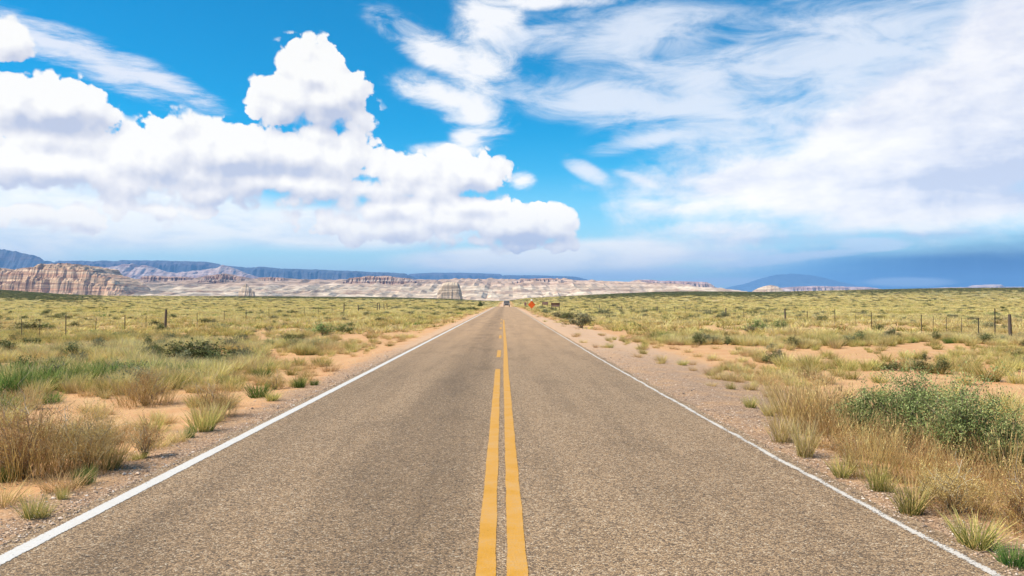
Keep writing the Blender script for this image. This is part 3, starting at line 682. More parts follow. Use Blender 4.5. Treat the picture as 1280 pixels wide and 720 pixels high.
def ribbons(rng, L, w, zmax):
    V = []; Q = []; T = []; C = []; n = 0
    for pts, k in L:
        m = len(pts); a = rng.uniform(0, 6.28); side = np.array([math.cos(a), math.sin(a), rng.normal(0, .3)]); r = rng.uniform(0, 1)
        ww = np.linspace(1, .35, m)[:, None] * w * k
        for sd_ in (side, np.array([-side[1], side[0], 0])):
            V.append(np.stack([pts - sd_ * ww / 2, pts + sd_ * ww / 2], 1).reshape(-1, 3))
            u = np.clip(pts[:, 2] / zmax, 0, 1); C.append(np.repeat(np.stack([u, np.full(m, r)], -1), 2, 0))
            i = np.arange(m - 1) * 2 + n; Q.append(np.stack([i, i + 1, i + 3, i + 2], -1)); n += 2 * m
    return np.concatenate(V), np.concatenate(Q), None, np.concatenate(C)
def leaves(rng, L, per, size, zmax, spread=.06, up=.3):
    C0 = []; BR_ = []
    for pts, k in L:
        if k > .9: continue
        i = rng.uniform(0, len(pts) - 1, per); lo = np.floor(i).astype(int); f = (i - lo)[:, None]
        BR_.append(np.full(per, rng.uniform(0, 1)))
        C0.append(pts[lo] * (1 - f) + pts[np.minimum(lo + 1, len(pts) - 1)] * f)
    c = np.concatenate(C0) + rng.normal(0, spread * zmax, (sum(len(a) for a in C0), 3)); c[:, 2] = np.abs(c[:, 2]) + .01
    n = len(c); d = rng.normal(0, 1, (n, 3)); d[:, 2] += up; d /= np.linalg.norm(d, axis=1)[:, None]
    e = np.cross(d, rng.normal(0, 1, (n, 3))); e /= np.linalg.norm(e, axis=1)[:, None]
    s = (size * rng.uniform(.6, 1.3, n))[:, None]
    V = np.stack([c, c + d * s * .5 + e * s * .22, c + d * s, c + d * s * .5 - e * s * .22], 1).reshape(-1, 3)
    br = np.concatenate(BR_)
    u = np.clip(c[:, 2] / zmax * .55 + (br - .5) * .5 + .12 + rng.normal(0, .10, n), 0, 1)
    tone = np.repeat(np.stack([u, .6 * rng.uniform(0, 1, n) + .4 * br], -1), 4, 0)
    return V, np.arange(4 * n).reshape(-1, 4), None, tone

def shrub_mesh(kind, seed):                          # small shrub: stems and leaves in one mesh
    rng = np.random.default_rng(seed)
    L = stem_curves(rng, 18, .62, .9, 1, 5, .12)
    v = leaves(rng, L, 13, .085, 1., .05); s = ribbons(rng, L, .018, 1.)
    V, Q, T, C, mi = join([(*v, 0), (*s, 1)])
    me = mesh_np(kind + '_shrub', V, Q, T, C, mi); me.materials.append(G[kind]); me.materials.append(G['wood']); return me

PROTO = {}
for k in ('straw', 'green', 'dark', 'dry', 'tall'): PROTO[k] = [tuft_mesh(k, 100 + 7 * i + len(k)) for i in range(4)]
COARSE = {k: [tuft_mesh(k, 300 + 7 * i + len(k), True) for i in range(3)] for k in ('straw', 'green', 'dark', 'dry')}
SHRUB = {k: [shrub_mesh(k, 500 + 11 * i + len(k)) for i in range(3)] for k in ('leaf', 'olive', 'grey')}

rnd = np.random.default_rng(20)
def at(px, py):                                      # a spot on the near plain seen at that pixel of the photograph
    d = EYE * F / (py - VY)
    for _ in range(8):
        x = (px - VX) / F * d; z = float(ground_z(x, d)); d = (EYE - z) * F / (py - VY)
    return x, d, z

# --- the plants that stand out one by one: pixel of the foot, height px, width px
def big_shrub(px, py, hpx, wpx, leafkind, seed, label, name='green_shrub', cat='shrub', group=None, stems=30, per=26, lsize=.028):
    x, d, z = at(px, py); h = hpx / F * d; w = wpx / F * d
    root = empty(name, (x, d, z - .02), seed); tag(root, label, cat, group)
    rng = np.random.default_rng(seed)
    L = stem_curves(rng, stems, w * .40, h * .88, 2, 6, .16)
    v, q, t, c = ribbons(rng, L, .012, h); link('stem', mesh_np('stem', v, q, t, c), G['wood'], root)
    v, q, t, c = leaves(rng, L, per, lsize, h, .035); link('foliage', mesh_np('foliage', v, q, t, c), G[leafkind], root)
    return root
def dry_bush(px, py, hpx, wpx, seed, label, n=60, grassy=120, mat='twig', group='dry brown bushes by the road'):
    x, d, z = at(px, py); h = hpx / F * d; w = wpx / F * d
    root = empty('dry_bush', (x, d, z - .02), seed); tag(root, label, 'bush', group)
    rng = np.random.default_rng(seed)
    L = stem_curves(rng, n, w * .5, h * .9, 2, 6, .20)
    v, q, t, c = ribbons(rng, L, .006, h); link('twig', mesh_np('twig', v, q, t, c), G[mat], root)
    v, q, t, c = leaves(rng, L, 5, .016, h, .04); link('seed_husk', mesh_np('seed_husk', v, q, t, c), G['tall'], root)
    if grassy or n < 20:
        L2 = stem_curves(rng, 9, w * .5, h * 1.0, 1, 3, .18); v, q, t, c = ribbons(rng, L2, .011, h); link('branch', mesh_np('branch', v, q, t, c), G['bleached'], root)
    if grassy:
        v, q, t, c = blades(rng, grassy * 3, .9, .8, .3, .010); v = v * np.array([w * .5, w * .5, h * .9])
        link('grass_blade', mesh_np('grass_blade', v, q, t, c), G['tall'], root)
    return root
HERO = []                                            # (object, phrase) landmarks that later labels can lean on
def hero(o, phrase): HERO.append((o, phrase)); return o

BR = 'green shrubs at the right of the road'
hero(big_shrub(1088, 556, 68, 66, 'leaf', 1, 'blue-green leafy shrub, the one behind the tan grass nearest the road', group=BR), 'the left green shrub')
hero(big_shrub(1137, 566, 100, 66, 'leaf', 2, 'tallest blue-green shrub in the middle of the three at the right', group=BR), 'the middle green shrub')
hero(big_shrub(1213, 590, 118, 88, 'leaf', 3, 'widest blue-green shrub, rounded, at the right edge of the photo', group=BR), 'the widest green shrub')
hero(big_shrub(1268, 600, 70, 76, 'leaf', 4, 'lower blue-green shrub leaning out of the right edge', group=BR), 'the lower green shrub')
DB = 'dry brown bushes by the road'
hero(dry_bush(34, 596, 104, 130, 11, 'largest tangled dry brown bush with grey twigs at the left edge', 80), 'the big dry brown bush')
hero(dry_bush(112, 588, 84, 100, 12, 'orange-brown dry bush beside the largest one, nearer the white line', 60), 'the orange-brown dry bush')
hero(dry_bush(-40, 590, 100, 110, 17, 'dry brown bush cut off by the left edge of the photo', 60), 'the cut-off dry bush')
hero(dry_bush(270, 521, 46, 58, 13, 'upright straw-orange dry bush behind a green tuft on the left verge', 40), 'the upright orange bush')
hero(dry_bush(184, 570, 44, 40, 14, 'thin dark twiggy weed standing between the dry bushes on the left', 14, 0), 'the thin twiggy weed')
hero(dry_bush(184, 506, 50, 80, 15, 'wide tan twiggy bush in front of the dark green grass', 45), 'the wide tan bush')
hero(dry_bush(345, 486, 22, 40, 16, 'low reddish-brown dead bush on the left verge', 30, 30), 'the low reddish dead bush')
hero(dry_bush(1062, 583, 46, 60, 18, 'tangle of bleached grey twigs at the foot of the tan grass', 26, 0), 'the bleached twigs')
hero(dry_bush(1195, 640, 60, 110, 19, 'low brown tangle of dead stalks below the green shrubs', 40, 90), 'the low brown tangle')
hero(dry_bush(1292, 668, 90, 90, 20, 'dry stalky bush half outside the right edge of the photo', 40, 110), 'the stalky bush')

PL = []                                              # every tuft and small shrub: kind, x, y, height, width factor, label or None
def spot(kind, px, py, hpx, wpx=None, label=None):
    x, d, z = at(px, py); h = hpx / F * d
    PL.append([kind, x, d, h, 1. if wpx is None else max(.5, min(3., wpx / hpx / 1.05)), label])
spot('green', 45, 645, 42, 44, 'bright green grass tuft alone on bare sand by the white line')
spot('green', 82, 622, 24, 18, 'small thin green tuft just behind the bright green one')
spot('dark', 112, 604, 34, 22, 'dark green weed at the foot of the orange-brown dry bush')
spot('dark', 12, 600, 30, 36, 'dark green weed under the largest dry brown bush')
spot('green', 143, 585, 36, 36, 'green tuft growing out of the right flank of the orange-brown bush')
spot('green', 258, 538, 42, 46, 'full green tuft in front of the upright orange bush')
spot('dark', 240, 546, 22, 16, 'small dark green tuft touching the full green tuft')
spot('green', 178, 572, 16, 26, 'low green weed under the thin twiggy weed')
for i, (a, b, h_, w_) in enumerate([(-8, 498, 48, 60), (22, 494, 48, 56), (52, 489, 42, 56), (84, 484, 38, 56), (112, 481, 36, 50), (132, 477, 34, 46)]):
    spot('dark', a, b, h_, w_, 'tall dark green tuft in the ragged row behind the dry bushes')
for a, b, h_, w_ in [(160, 474, 30, 50), (190, 470, 26, 46), (60, 470, 30, 56), (16, 476, 34, 56), (226, 470, 24, 40), (110, 466, 24, 46)]:
    spot('dark', a, b, h_, w_, 'dark green tuft in the second row behind the ragged row')
for a, b, h_, w_ in [(150, 488, 26, 50), (176, 492, 30, 50), (212, 484, 30, 56), (238, 480, 28, 46)]:
    spot('green', a, b, h_, w_, 'grey-green tuft in the clump right of the dark green row')
spot('dark', 335, 462, 14, 16); spot('dark', 376, 484, 22, 18, 'upright dark green tuft on the left verge near the reddish dead bush')
spot('green', 342, 500, 18, 26, 'low green tuft in front of the reddish dead bush')
spot('dark', 394, 481, 12, 14); spot('straw', 274, 470, 34, 24, 'yellow-topped tuft standing alone at the edge of the bare sand')
spot('straw', 1005, 570, 66, 46, 'pale yellow-green tuft at the gravel edge below the tall tan grass')
spot('straw', 978, 552, 44, 44); spot('green', 1052, 597, 38, 36, 'small green tuft on the gravel edge beside the bleached twigs')
spot('green', 1096, 613, 48, 42, 'round green tuft on the gravel edge under the tan grass')
spot('green', 1140, 641, 58, 56, 'green tuft with straw tips, second nearest along the right gravel edge')
spot('green', 1216, 682, 62, 74, 'large green tuft with straw tips nearest to the worn white line')
spot('dark', 1268, 706, 40, 46, 'dark tuft in the bottom right corner'); spot('dark', 1160, 618, 16, 30); spot('dark', 1247, 640, 26, 30)
for a, b, h_, w_ in [(986, 540, 78, 60), (1006, 536, 82, 66), (1026, 545, 84, 66), (1048, 545, 78, 66), (1070, 560, 74, 60), (992, 520, 60, 60), (1016, 518, 56, 56), (1040, 522, 56, 56), (1080, 545, 66, 54), (1034, 560, 60, 56)]:
    spot('tall', a, b, h_, w_, 'tall tan grass in the thick stand left of the green shrubs')
for a, b, h_, w_ in [(1082, 598, 76, 52), (1112, 600, 76, 50), (1142, 606, 76, 50), (1100, 576, 66, 50), (1130, 584, 66, 46), (1160, 600, 60, 46), (1170, 618, 54, 50), (1062, 572, 52, 40)]:
    spot('tall', a, b, h_, w_, 'tan grass hanging in front of the green shrubs')
for a, b, h_, w_ in [(1112, 572, 74, 40), (1166, 586, 84, 44), (1176, 574, 76, 40), (1236, 600, 84, 40), (1190, 604, 70, 44)]:
    spot('tall', a, b, h_, w_, 'tan grass growing up between the green shrubs')
for a, b, h_, w_ in [(1262, 612, 92, 56), (1280, 600, 86, 50), (1240, 622, 60, 50), (1205, 612, 60, 50), (1275, 650, 80, 50), (1222, 640, 50, 46), (1190, 630, 46, 46)]:
    spot('tall', a, b, h_, w_, 'tan grass below the widest green shrub at the right edge')
for a, b, h_, w_, t in [(1118, 464, 14, 22, 'dark round cushion plant alone on the orange sand'), (1110, 456, 8, 12, None), (1142, 462, 12, 14, 'small green cushion beside the dark round one on orange sand')]:
    spot('olive' if t and 'dark' in t else 'green', a, b, h_, w_, t)
for a, b, h_, w_ in [(1172, 467, 20, 36), (1192, 462, 20, 30), (1212, 472, 28, 34), (1240, 477, 34, 46), (1260, 470, 26, 30), (1278, 480, 28, 40), (1250, 512, 34, 46), (1270, 520, 30, 40), (1098, 478, 16, 26), (1066, 474, 20, 24), (1050, 470, 20, 26), (1012, 462, 26, 40), (985, 458, 22, 34), (952, 470, 14, 30), (948, 452, 18, 22)]:
    spot('green' if (a + b) % 3 else 'straw', a, b, h_, w_)
for k, a, b, h_, w_, t in [
    ('olive', 250, 458, 38, 64, 'dark green bushy shrub standing out of the pale grass on the left'), ('olive', 214, 452, 24, 40, 'low green shrub touching the left of the dark bushy one'), ('grey', 236, 462, 26, 40, None), ('leaf', 284, 455, 20, 30, None),
    ('leaf', 404, 419, 17, 30, 'dark green low shrub in the pale field left of the road'), ('leaf', 428, 417, 14, 26, 'smaller dark green shrub next to the low one left of the road'), ('olive', 362, 427, 12, 30, None),
    ('olive', 40, 416, 14, 34, None), ('leaf', 60, 412, 10, 20, None), ('olive', 85, 400, 8, 28, 'flat dark shrub beyond the left fence'), ('leaf', 150, 424, 10, 26, None), ('leaf', 120, 420, 9, 24, None),
    ('grey', 757, 395, 11, 20, 'dark grey-green shrub alone in the grass beyond the brown boards'), ('grey', 726, 410, 20, 34, 'dark-based grey shrub nearest the right verge'), ('olive', 712, 400, 10, 28, None), ('grey', 700, 398, 9, 18, None),
    ('grey', 806, 392, 7, 11, None), ('grey', 820, 392, 5, 8, None), ('grey', 884, 396, 9, 14, None), ('grey', 900, 398, 10, 14, 'small grey shrub in the yellow-green field before the right fence'), ('leaf', 950, 415, 18, 26, 'green shrub left of its darker neighbour at the edge of the right field'), ('leaf', 972, 413, 15, 20, None), ('grey', 938, 416, 9, 16, None),
    ('leaf', 1222, 408, 9, 16, 'dark shrub behind the thin posts of the right fence'), ('leaf', 1238, 395, 5, 16, 'flat dark shrub far beyond the right fence'), ('leaf', 1178, 394, 5, 10, None), ('leaf', 1197, 399, 5, 10, None), ('olive', 1219, 379.5, 2.5, 5, None), ('leaf', 982, 396, 6, 12, None),
    ('olive', 590, 389, 6, 22, 'dark shrub by the left verge near the crest'), ('olive', 576, 390, 6, 18, None), ('grey', 548, 393, 4, 14, None), ('olive', 690, 389, 5, 9, None), ('grey', 683, 392, 7, 14, None), ('grey', 676, 386, 4, 8, None)]:
    spot(k, a, b, h_, w_, t)

# --- the rest of the plain
GRD_R = ([0, 9, 12, 17, 28, 45, 70, 110, 400], [3.75, 3.85, 4.2, 5.0, 5.5, 5.2, 4.6, 4.1, 3.9])
GRD_L = ([0, 10, 15, 25, 60, 120, 400], [4.1, 4.15, 4.3, 4.7, 4.5, 4.2, 4.0])
SHADE = {'straw': .58, 'green': .2, 'dark': .02, 'dry': .2}
def scatter(d0, d1, dens, hscale, wscale, extra=0.):
    area = 0.5 * (d1 ** 2 - d0 ** 2) * 2.0 if d0 > 12 else (d1 - d0) * 2 * (d1 + 8) * 1.38
    n = int(area * dens)
    d = np.sqrt(rnd.uniform(d0 ** 2, d1 ** 2, n)); x = d * rnd.uniform(-1.04, 1.04, n)
    a = np.where(x > 0, x - np.interp(d, *GRD_R), -x - np.interp(d, *GRD_L))     # metres off the gravel
    pn = fbm(x * .22, d * .22, 4, 31); bn = fbm(x * .075, d * .075, 4, 33); sp = fbm(x * .9, d * .9, 2, 35)
    u = rnd.uniform(0, 1, n); kind = np.full(n, 'straw', dtype=object)
    verge = smooth(3.2, 1.6, a + (pn - .5) * 3)
    sandR = (x > 0) * smooth(12.5, 16, d + (pn - .5) * 10) * smooth(34, 27, d + (pn - .5) * 16) * smooth(.8, 4., a + (pn - .5) * 4)
    sandL = (x < 0) * smooth(.50, .60, bn) * smooth(60, 30, d)
    cover = np.clip(1. - .62 * sandR - .66 * sandL, .06, 1) * np.where(d < 60, .12 + 1.25 * smooth(.40, .58, pn), .44 + .7 * smooth(.36, .58, pn))
    cover = np.where(a < .9, cover * .35, cover)
    if d1 > 500: cover = np.clip(cover + .5, 0, 1)
    cover = np.where(a < 0, np.where(x > 0, .05, .012) * (a > -.35) + .05 * (x > np.interp(d, RE_D, RE_V) + .5) * (x > 0) * (d > 10), cover)
    keep = u < cover * smooth(1.05, .74, np.abs(x) / d + (pn - .5) * .2)
    v = rnd.uniform(0, 1, n)
    g2 = fbm(x * .12, d * .12, 3, 41)
    kind = np.where(v < .80, 'straw', np.where(v < .92, 'green', np.where(v < .93, 'dark', 'dry')))
    kind = np.where((g2 > .535) & (v < .62), 'green', kind)
    kind = np.where((rnd.uniform(0, 1, n) < verge * .85), np.where(v < .72, 'dry', np.where(v < .86, 'green', 'straw')), kind)
    kind = np.where((v > .955 - extra) & (verge < .4) & (d > 16), np.where(v > .975 - extra * .4, 'olive', 'grey'), kind)
    p_ = VX + F * x / d
    brush = np.maximum(np.maximum(smooth(690, 780, p_) * smooth(1040, 950, p_) * smooth(560, 800, d), smooth(240, 330, p_) * smooth(620, 560, p_) * smooth(760, 950, d)), np.maximum(smooth(150, 60, p_) * smooth(420, 560, d), .75 * smooth(1020, 1120, p_) * smooth(700, 900, d)))  # olive brush; its massing on the right hill stands in for cloud shadow
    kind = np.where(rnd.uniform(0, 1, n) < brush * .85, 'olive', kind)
    h = rnd.uniform(.26, .52, n) * (.8 + .5 * sp); h = np.where(verge > .5, h * .72, h); h = np.where(kind == 'dry', h * .8, h)
    h = np.where((sandR > .5) | (sandL > .5), h * .75, h)
    w = rnd.uniform(.9, 1.5, n)
    for i in np.nonzero(keep)[0]: PL.append([str(kind[i]), float(x[i]), float(d[i]), float(h[i] * hscale), float(w[i] * wscale), None])
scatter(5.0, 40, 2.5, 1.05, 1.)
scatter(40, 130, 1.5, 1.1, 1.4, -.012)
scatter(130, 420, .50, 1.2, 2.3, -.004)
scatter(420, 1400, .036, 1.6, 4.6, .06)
# hero stands must not be buried: drop scattered tufts on the big shrubs' feet and in front of small heroes
hp = np.array([[o.location.x, o.location.y] for o, _ in HERO])
keepers = []
for p in PL:
    if p[5] is None and p[2] < 14:
        dd = np.hypot(hp[:, 0] - p[1], hp[:, 1] - p[2]).min()
        if dd < .45: continue
    keepers.append(p)
PL = keepers

NAMES = {'straw': ('straw_tuft', 'grass tuft', 'pale straw tuft'), 'green': ('bunchgrass_tuft', 'grass tuft', 'green bunchgrass'), 'dark': ('green_grass_tuft', 'grass tuft', 'dark green grass tuft'),
         'dry': ('dry_grass_tuft', 'grass tuft', 'dry tan grass tuft'), 'tall': ('tall_grass_tuft', 'grass tuft', 'tall tan grass'), 'leaf': ('green_shrub', 'shrub', 'dark green shrub'), 'olive': ('olive_shrub', 'shrub', 'olive shrub'), 'grey': ('sage_shrub', 'shrub', 'grey-green shrub')}
arrx = np.array([p[1] for p in PL]); arry = np.array([p[2] for p in PL]); zz = ground_z(arrx, arry)
app = np.array([p[3] / p[2] for p in PL]); pxs = VX + F * arrx / arry
inview = (pxs > -12) & (pxs < 1292)
tufty = np.array([p[0] not in SHRUB for p in PL]); named = np.array([p[5] is not None for p in PL])
score = np.where(inview, app, 0) + named * 10
single = np.zeros(len(PL), bool)
for sel, cap in ((tufty, 285), (~tufty, 150)):
    idx = np.nonzero(sel & (score > 0))[0]; single[idx[np.argsort(-score[idx])][:cap]] = True

# every tuft and shrub is told apart by its nearest landmark, the side of it and its rank there
LAND = [(VX + F * o.location.x / o.location.y, VY + F * (EYE - o.location.z) / o.location.y, ph) for o, ph in HERO if o.location.y > 2] + [
    (45, 645, 'the bright green tuft'), (70, 487, 'the ragged green row'), (250, 458, 'the dark bushy shrub'), (274, 470, 'the yellow-topped tuft'), (376, 484, 'the upright dark tuft'),
    (210, 409, 'the left wooden post'), (416, 418, 'the low shrub pair'), (85, 400, 'the flat dark shrub'), (1118, 464, 'the dark cushion plant'), (1270, 418, 'the right wooden post'),
    (967, 401, 'the farther wooden post'), (950, 415, 'the field-edge green shrub'), (726, 410, 'the dark-based grey shrub'), (664, 389, 'the orange sign'), (695, 389, 'the dark board sign'),
    (600, 384, 'the lone juniper'), (258, 538, 'the full green tuft'), (1216, 682, 'the largest gravel-edge tuft'), (1005, 570, 'the pale gravel-edge tuft')]
def where(px, py):
    q = [(math.hypot(px - a, (py - b) * 1.6), a, b, ph) for a, b, ph in LAND]
    dist, a, b, ph = min(q); dx, dy = px - a, (py - b) * 1.6
    fb = '' if abs(dy) < .45 * abs(dx) else 'in front' if dy > 0 else 'behind'
    lr = '' if abs(dx) < .45 * abs(dy) else 'left' if dx < 0 else 'right'
    rel = {('in front', ''): 'in front of', ('behind', ''): 'behind', ('', 'left'): 'left of', ('', 'right'): 'right of'}.get((fb, lr)) or (('in front left of' if lr == 'left' else 'in front right of') if fb == 'in front' else 'behind and ' + lr + ' of')
    return dist, rel + ' ' + ph
ORD = 'nearest|second nearest|third nearest|fourth nearest|fifth nearest|sixth nearest|seventh nearest|eighth nearest|ninth nearest|tenth nearest|eleventh nearest|twelfth nearest|13th nearest|14th nearest|15th nearest|16th nearest|17th nearest|18th nearest|19th nearest|20th nearest'.split('|')
LRO = 'leftmost|second from left|third from left|fourth from left|fifth from left|sixth from left|seventh from left|eighth from left|ninth from left|tenth from left'.split('|')
AUTO = {}; HAND = {}
protos = {}
def size_word(h): return 'small' if h < .24 else 'knee-high' if h > .42 else 'mid-sized'
for i in np.nonzero(single)[0]:
    k, x, d, h, w, lb = PL[i]; v = i % (3 if k in SHRUB else 4)
    me = (SHRUB if k in SHRUB else PROTO)[k][v]
    nm, cat, phrase = NAMES[k]
    o = link(nm, me, loc=(x, d, zz[i] - .015), rz=float(rnd.uniform(0, 6.28)))
    o.scale = (h * w, h * w, h)
    grp = {'grass tuft': 'grass tufts beside the road', 'shrub': 'shrubs scattered over the plain'}[cat]
    tag(o, lb, cat, grp); py_ = VY + F * (EYE - zz[i]) / d
    if lb: HAND.setdefault(lb, []).append((pxs[i], o))
    else:
        q, rel = where(pxs[i], py_); AUTO.setdefault(f'{size_word(h)} {phrase} {rel}', []).append((q, o))
    protos.setdefault((k, v), o)
    PL[i].append(o)

for lb, L in AUTO.items():
    for k, (q, o) in enumerate(sorted(L, key=lambda t: t[0])): o['label'] = lb if len(L) == 1 else ORD[min(k, 19)] + ' ' + lb
for lb, L in HAND.items():
    if len(L) > 1:
        for k, (q, o) in enumerate(sorted(L, key=lambda t: t[0])): o['label'] = lb + ', ' + LRO[min(k, 9)]
# --- everything smaller is ground cover: one object per band, grown from the same tufts
def gn_cover(name, idxs, kinds, coarse, extra=()):
    coll = bpy.data.collections.new(name + '_kinds')
    return coll
def instancer(name, pts, rot, scl, pick, objs):
    coll = bpy.data.collections.new(name + '_kinds'); COL.children.link(coll)
    for n_, o in sorted((o.name, o) for o in objs): coll.objects.link(o)
    me = bpy.data.meshes.new(name); me.vertices.add(len(pts)); me.vertices.foreach_set('co', np.asarray(pts, float).ravel())
    for nm, ty, da, key in (('rz', 'FLOAT', rot, 'value'), ('pick', 'INT', pick, 'value'), ('scl', 'FLOAT_VECTOR', scl, 'vector')):
        a = me.attributes.new(nm, ty, 'POINT'); a.data.foreach_set(key, np.asarray(da).ravel())
    o = bpy.data.objects.new(name, me); COL.objects.link(o)
    ng = bpy.data.node_groups.new(name, 'GeometryNodeTree')
    ng.interface.new_socket('Geometry', in_out='INPUT', socket_type='NodeSocketGeometry'); ng.interface.new_socket('Geometry', in_out='OUTPUT', socket_type='NodeSocketGeometry')
    N = ng.nodes.new; Lk = ng.links.new
    gi, go = N('NodeGroupInput'), N('NodeGroupOutput'); ip = N('GeometryNodeInstanceOnPoints'); ci = N('GeometryNodeCollectionInfo')
    ci.inputs[0].default_value = coll; ci.inputs['Separate Children'].default_value = True; ci.inputs['Reset Children'].default_value = True
    def attr(nm, ty):
        a = N('GeometryNodeInputNamedAttribute'); a.data_type = ty; a.inputs[0].default_value = nm; return a.outputs[0]
    ip.inputs['Pick Instance'].default_value = True
    cx = N('ShaderNodeCombineXYZ'); Lk(attr('rz', 'FLOAT'), cx.inputs[2])
    Lk(gi.outputs[0], ip.inputs['Points']); Lk(ci.outputs[0], ip.inputs['Instance']); Lk(attr('pick', 'INT'), ip.inputs['Instance Index'])
    Lk(cx.outputs[0], ip.inputs['Rotation']); Lk(attr('scl', 'FLOAT_VECTOR'), ip.inputs['Scale']); Lk(ip.outputs[0], go.inputs[0])
    md = o.modifiers.new('cover', 'NODES'); md.node_group = ng
    tag(o, kind='stuff'); return o
# a few mid-distance tufts are built of broader blades; the far cover repeats them
coarse_obj = {}
for i in np.argsort(app):
    if len(coarse_obj) >= 12: break
    if not single[i] or PL[i][0] not in COARSE or PL[i][5] is not None: continue
    k = PL[i][0]; n = sum(1 for q in coarse_obj if q[0] == k)
    if n < 3 and PL[i][-1] not in protos.values(): PL[i][-1].data = COARSE[k][n]; coarse_obj[(k, n)] = PL[i][-1]
rest = np.nonzero(~single)[0]
def cover(name, sel, table):
    objs = sorted(set(table.values()), key=lambda o: o.name); order = {o.name: j for j, o in enumerate(objs)}
    by = {}
    for (k, v), o in table.items(): by.setdefault(k, []).append(order[o.name])
    sel = [i for i in sel if PL[i][0] in by]
    pts = [(arrx[i], arry[i], zz[i] - .02) for i in sel]; rot = rnd.uniform(0, 6.28, len(sel))
    scl = [(PL[i][3] * PL[i][4], PL[i][3] * PL[i][4], PL[i][3]) for i in sel]
    pick = [by[PL[i][0]][int(rnd.integers(0, len(by[PL[i][0]])))] for i in sel]
    return instancer(name, pts, rot, scl, pick, objs)
tuft_p = {k: o for k, o in protos.items() if k[0] in ('straw', 'green', 'dark', 'dry')}
shrub_p = {k: o for k, o in protos.items() if k[0] in SHRUB}
cover('near_grass', [i for i in rest if tufty[i] and PL[i][2] < 45], tuft_p)
cover('far_grass', [i for i in rest if tufty[i] and PL[i][2] >= 45], coarse_obj)
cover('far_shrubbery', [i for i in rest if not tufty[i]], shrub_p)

# short dry litter and seedlings between the tufts, close by
def litter():
    rng = np.random.default_rng(77); n = 42000
    d = np.sqrt(rng.uniform(16, 34 ** 2, n)); x = d * rng.uniform(-.9, .9, n)
    a = np.where(x > 0, x - np.interp(d, *GRD_R), -x - np.interp(d, *GRD_L)); ok = (a > -.2) & (rng.uniform(0, 1, n) < .15 + smooth(0, 1.2, a)) & (fbm(x * .7, d * .7, 3, 91) > .42)
    x, d = x[ok], d[ok]; n = len(x); z = ground_z(x, d)
    c = np.stack([x, d, z], -1); az = rng.uniform(0, 6.28, n); ln = rng.uniform(.03, .20, n); up = rng.uniform(.0, .8, n)
    v = np.stack([np.cos(az), np.sin(az), up], -1) * ln[:, None]; s = np.stack([-np.sin(az), np.cos(az), np.zeros(n)], -1) * .0035
    V = np.stack([c - s, c + s, c + v], 1).reshape(-1, 3)
    o = link('plant_litter', mesh_np('plant_litter', V, None, np.arange(3 * n).reshape(-1, 3), np.repeat(np.stack([rng.uniform(.2, 1, n), rng.uniform(0, 1, n)], -1), 3, 0)), G['dry'])
    tag(o, kind='stuff')
litter()
def gravel():
    rng = np.random.default_rng(5); n = 15000
    d = 3 + 27 * rng.uniform(0, 1, n) ** 1.6; side = rng.uniform(0, 1, n) < .5
    lr = np.where(side, le(d) - .14 - rng.exponential(.38, n), re_(d) + .08 + rng.exponential(.75, n))
    s = rng.uniform(.006, .015, n) * (1 + (rng.uniform(0, 1, n) > .97) * rng.uniform(.4, 1.6, n)); z = ground_z(lr, d)
    z = np.maximum(z, np.where((lr > le(d) - .22) & (lr < re_(d) + .16), 0., -9))
    O = np.array([(1, 0, 0), (0, 1, 0), (-1, 0, 0), (0, -1, 0), (.2, .1, .8), (-.1, .2, -.6)], float)
    rot = rng.uniform(0, 6.28, n); cs, sn = np.cos(rot), np.sin(rot)
    V = O[None] * rng.uniform(.6, 1.2, (n, 6, 1)) * s[:, None, None] * np.array([1.2, .85, .7])
    X = V[..., 0] * cs[:, None] - V[..., 1] * sn[:, None]; Y = V[..., 0] * sn[:, None] + V[..., 1] * cs[:, None]
    V = np.stack([X + lr[:, None], Y + d[:, None], V[..., 2] + z[:, None] + s[:, None] * .25], -1).reshape(-1, 3)
    f = np.array([(0, 1, 4), (1, 2, 4), (2, 3, 4), (3, 0, 4), (1, 0, 5), (2, 1, 5), (3, 2, 5), (0, 3, 5)])
    T = (np.arange(n)[:, None, None] * 6 + f[None]).reshape(-1, 3)
    tone = np.repeat(np.stack([rng.uniform(0, 1, n), rng.uniform(0, 1, n)], -1), 6, 0)
    def gm(nt, bs):
        u, r, _ = nt.sep(nt.new('ShaderNodeAttribute', attribute_name='tone').outputs['Color'])
        nt.put(bs.inputs['Base Color'], nt.ramp(u, [(0., (.12, .095, .08)), (.3, (.34, .24, .165)), (.6, (.52, .37, .255)), (.85, (.64, .48, .36)), (1., (.74, .66, .57))]))
    tag(link('gravel', mesh_np('gravel', V, None, T, tone), material('gravel_stone', gm, .9)), kind='stuff')
gravel()

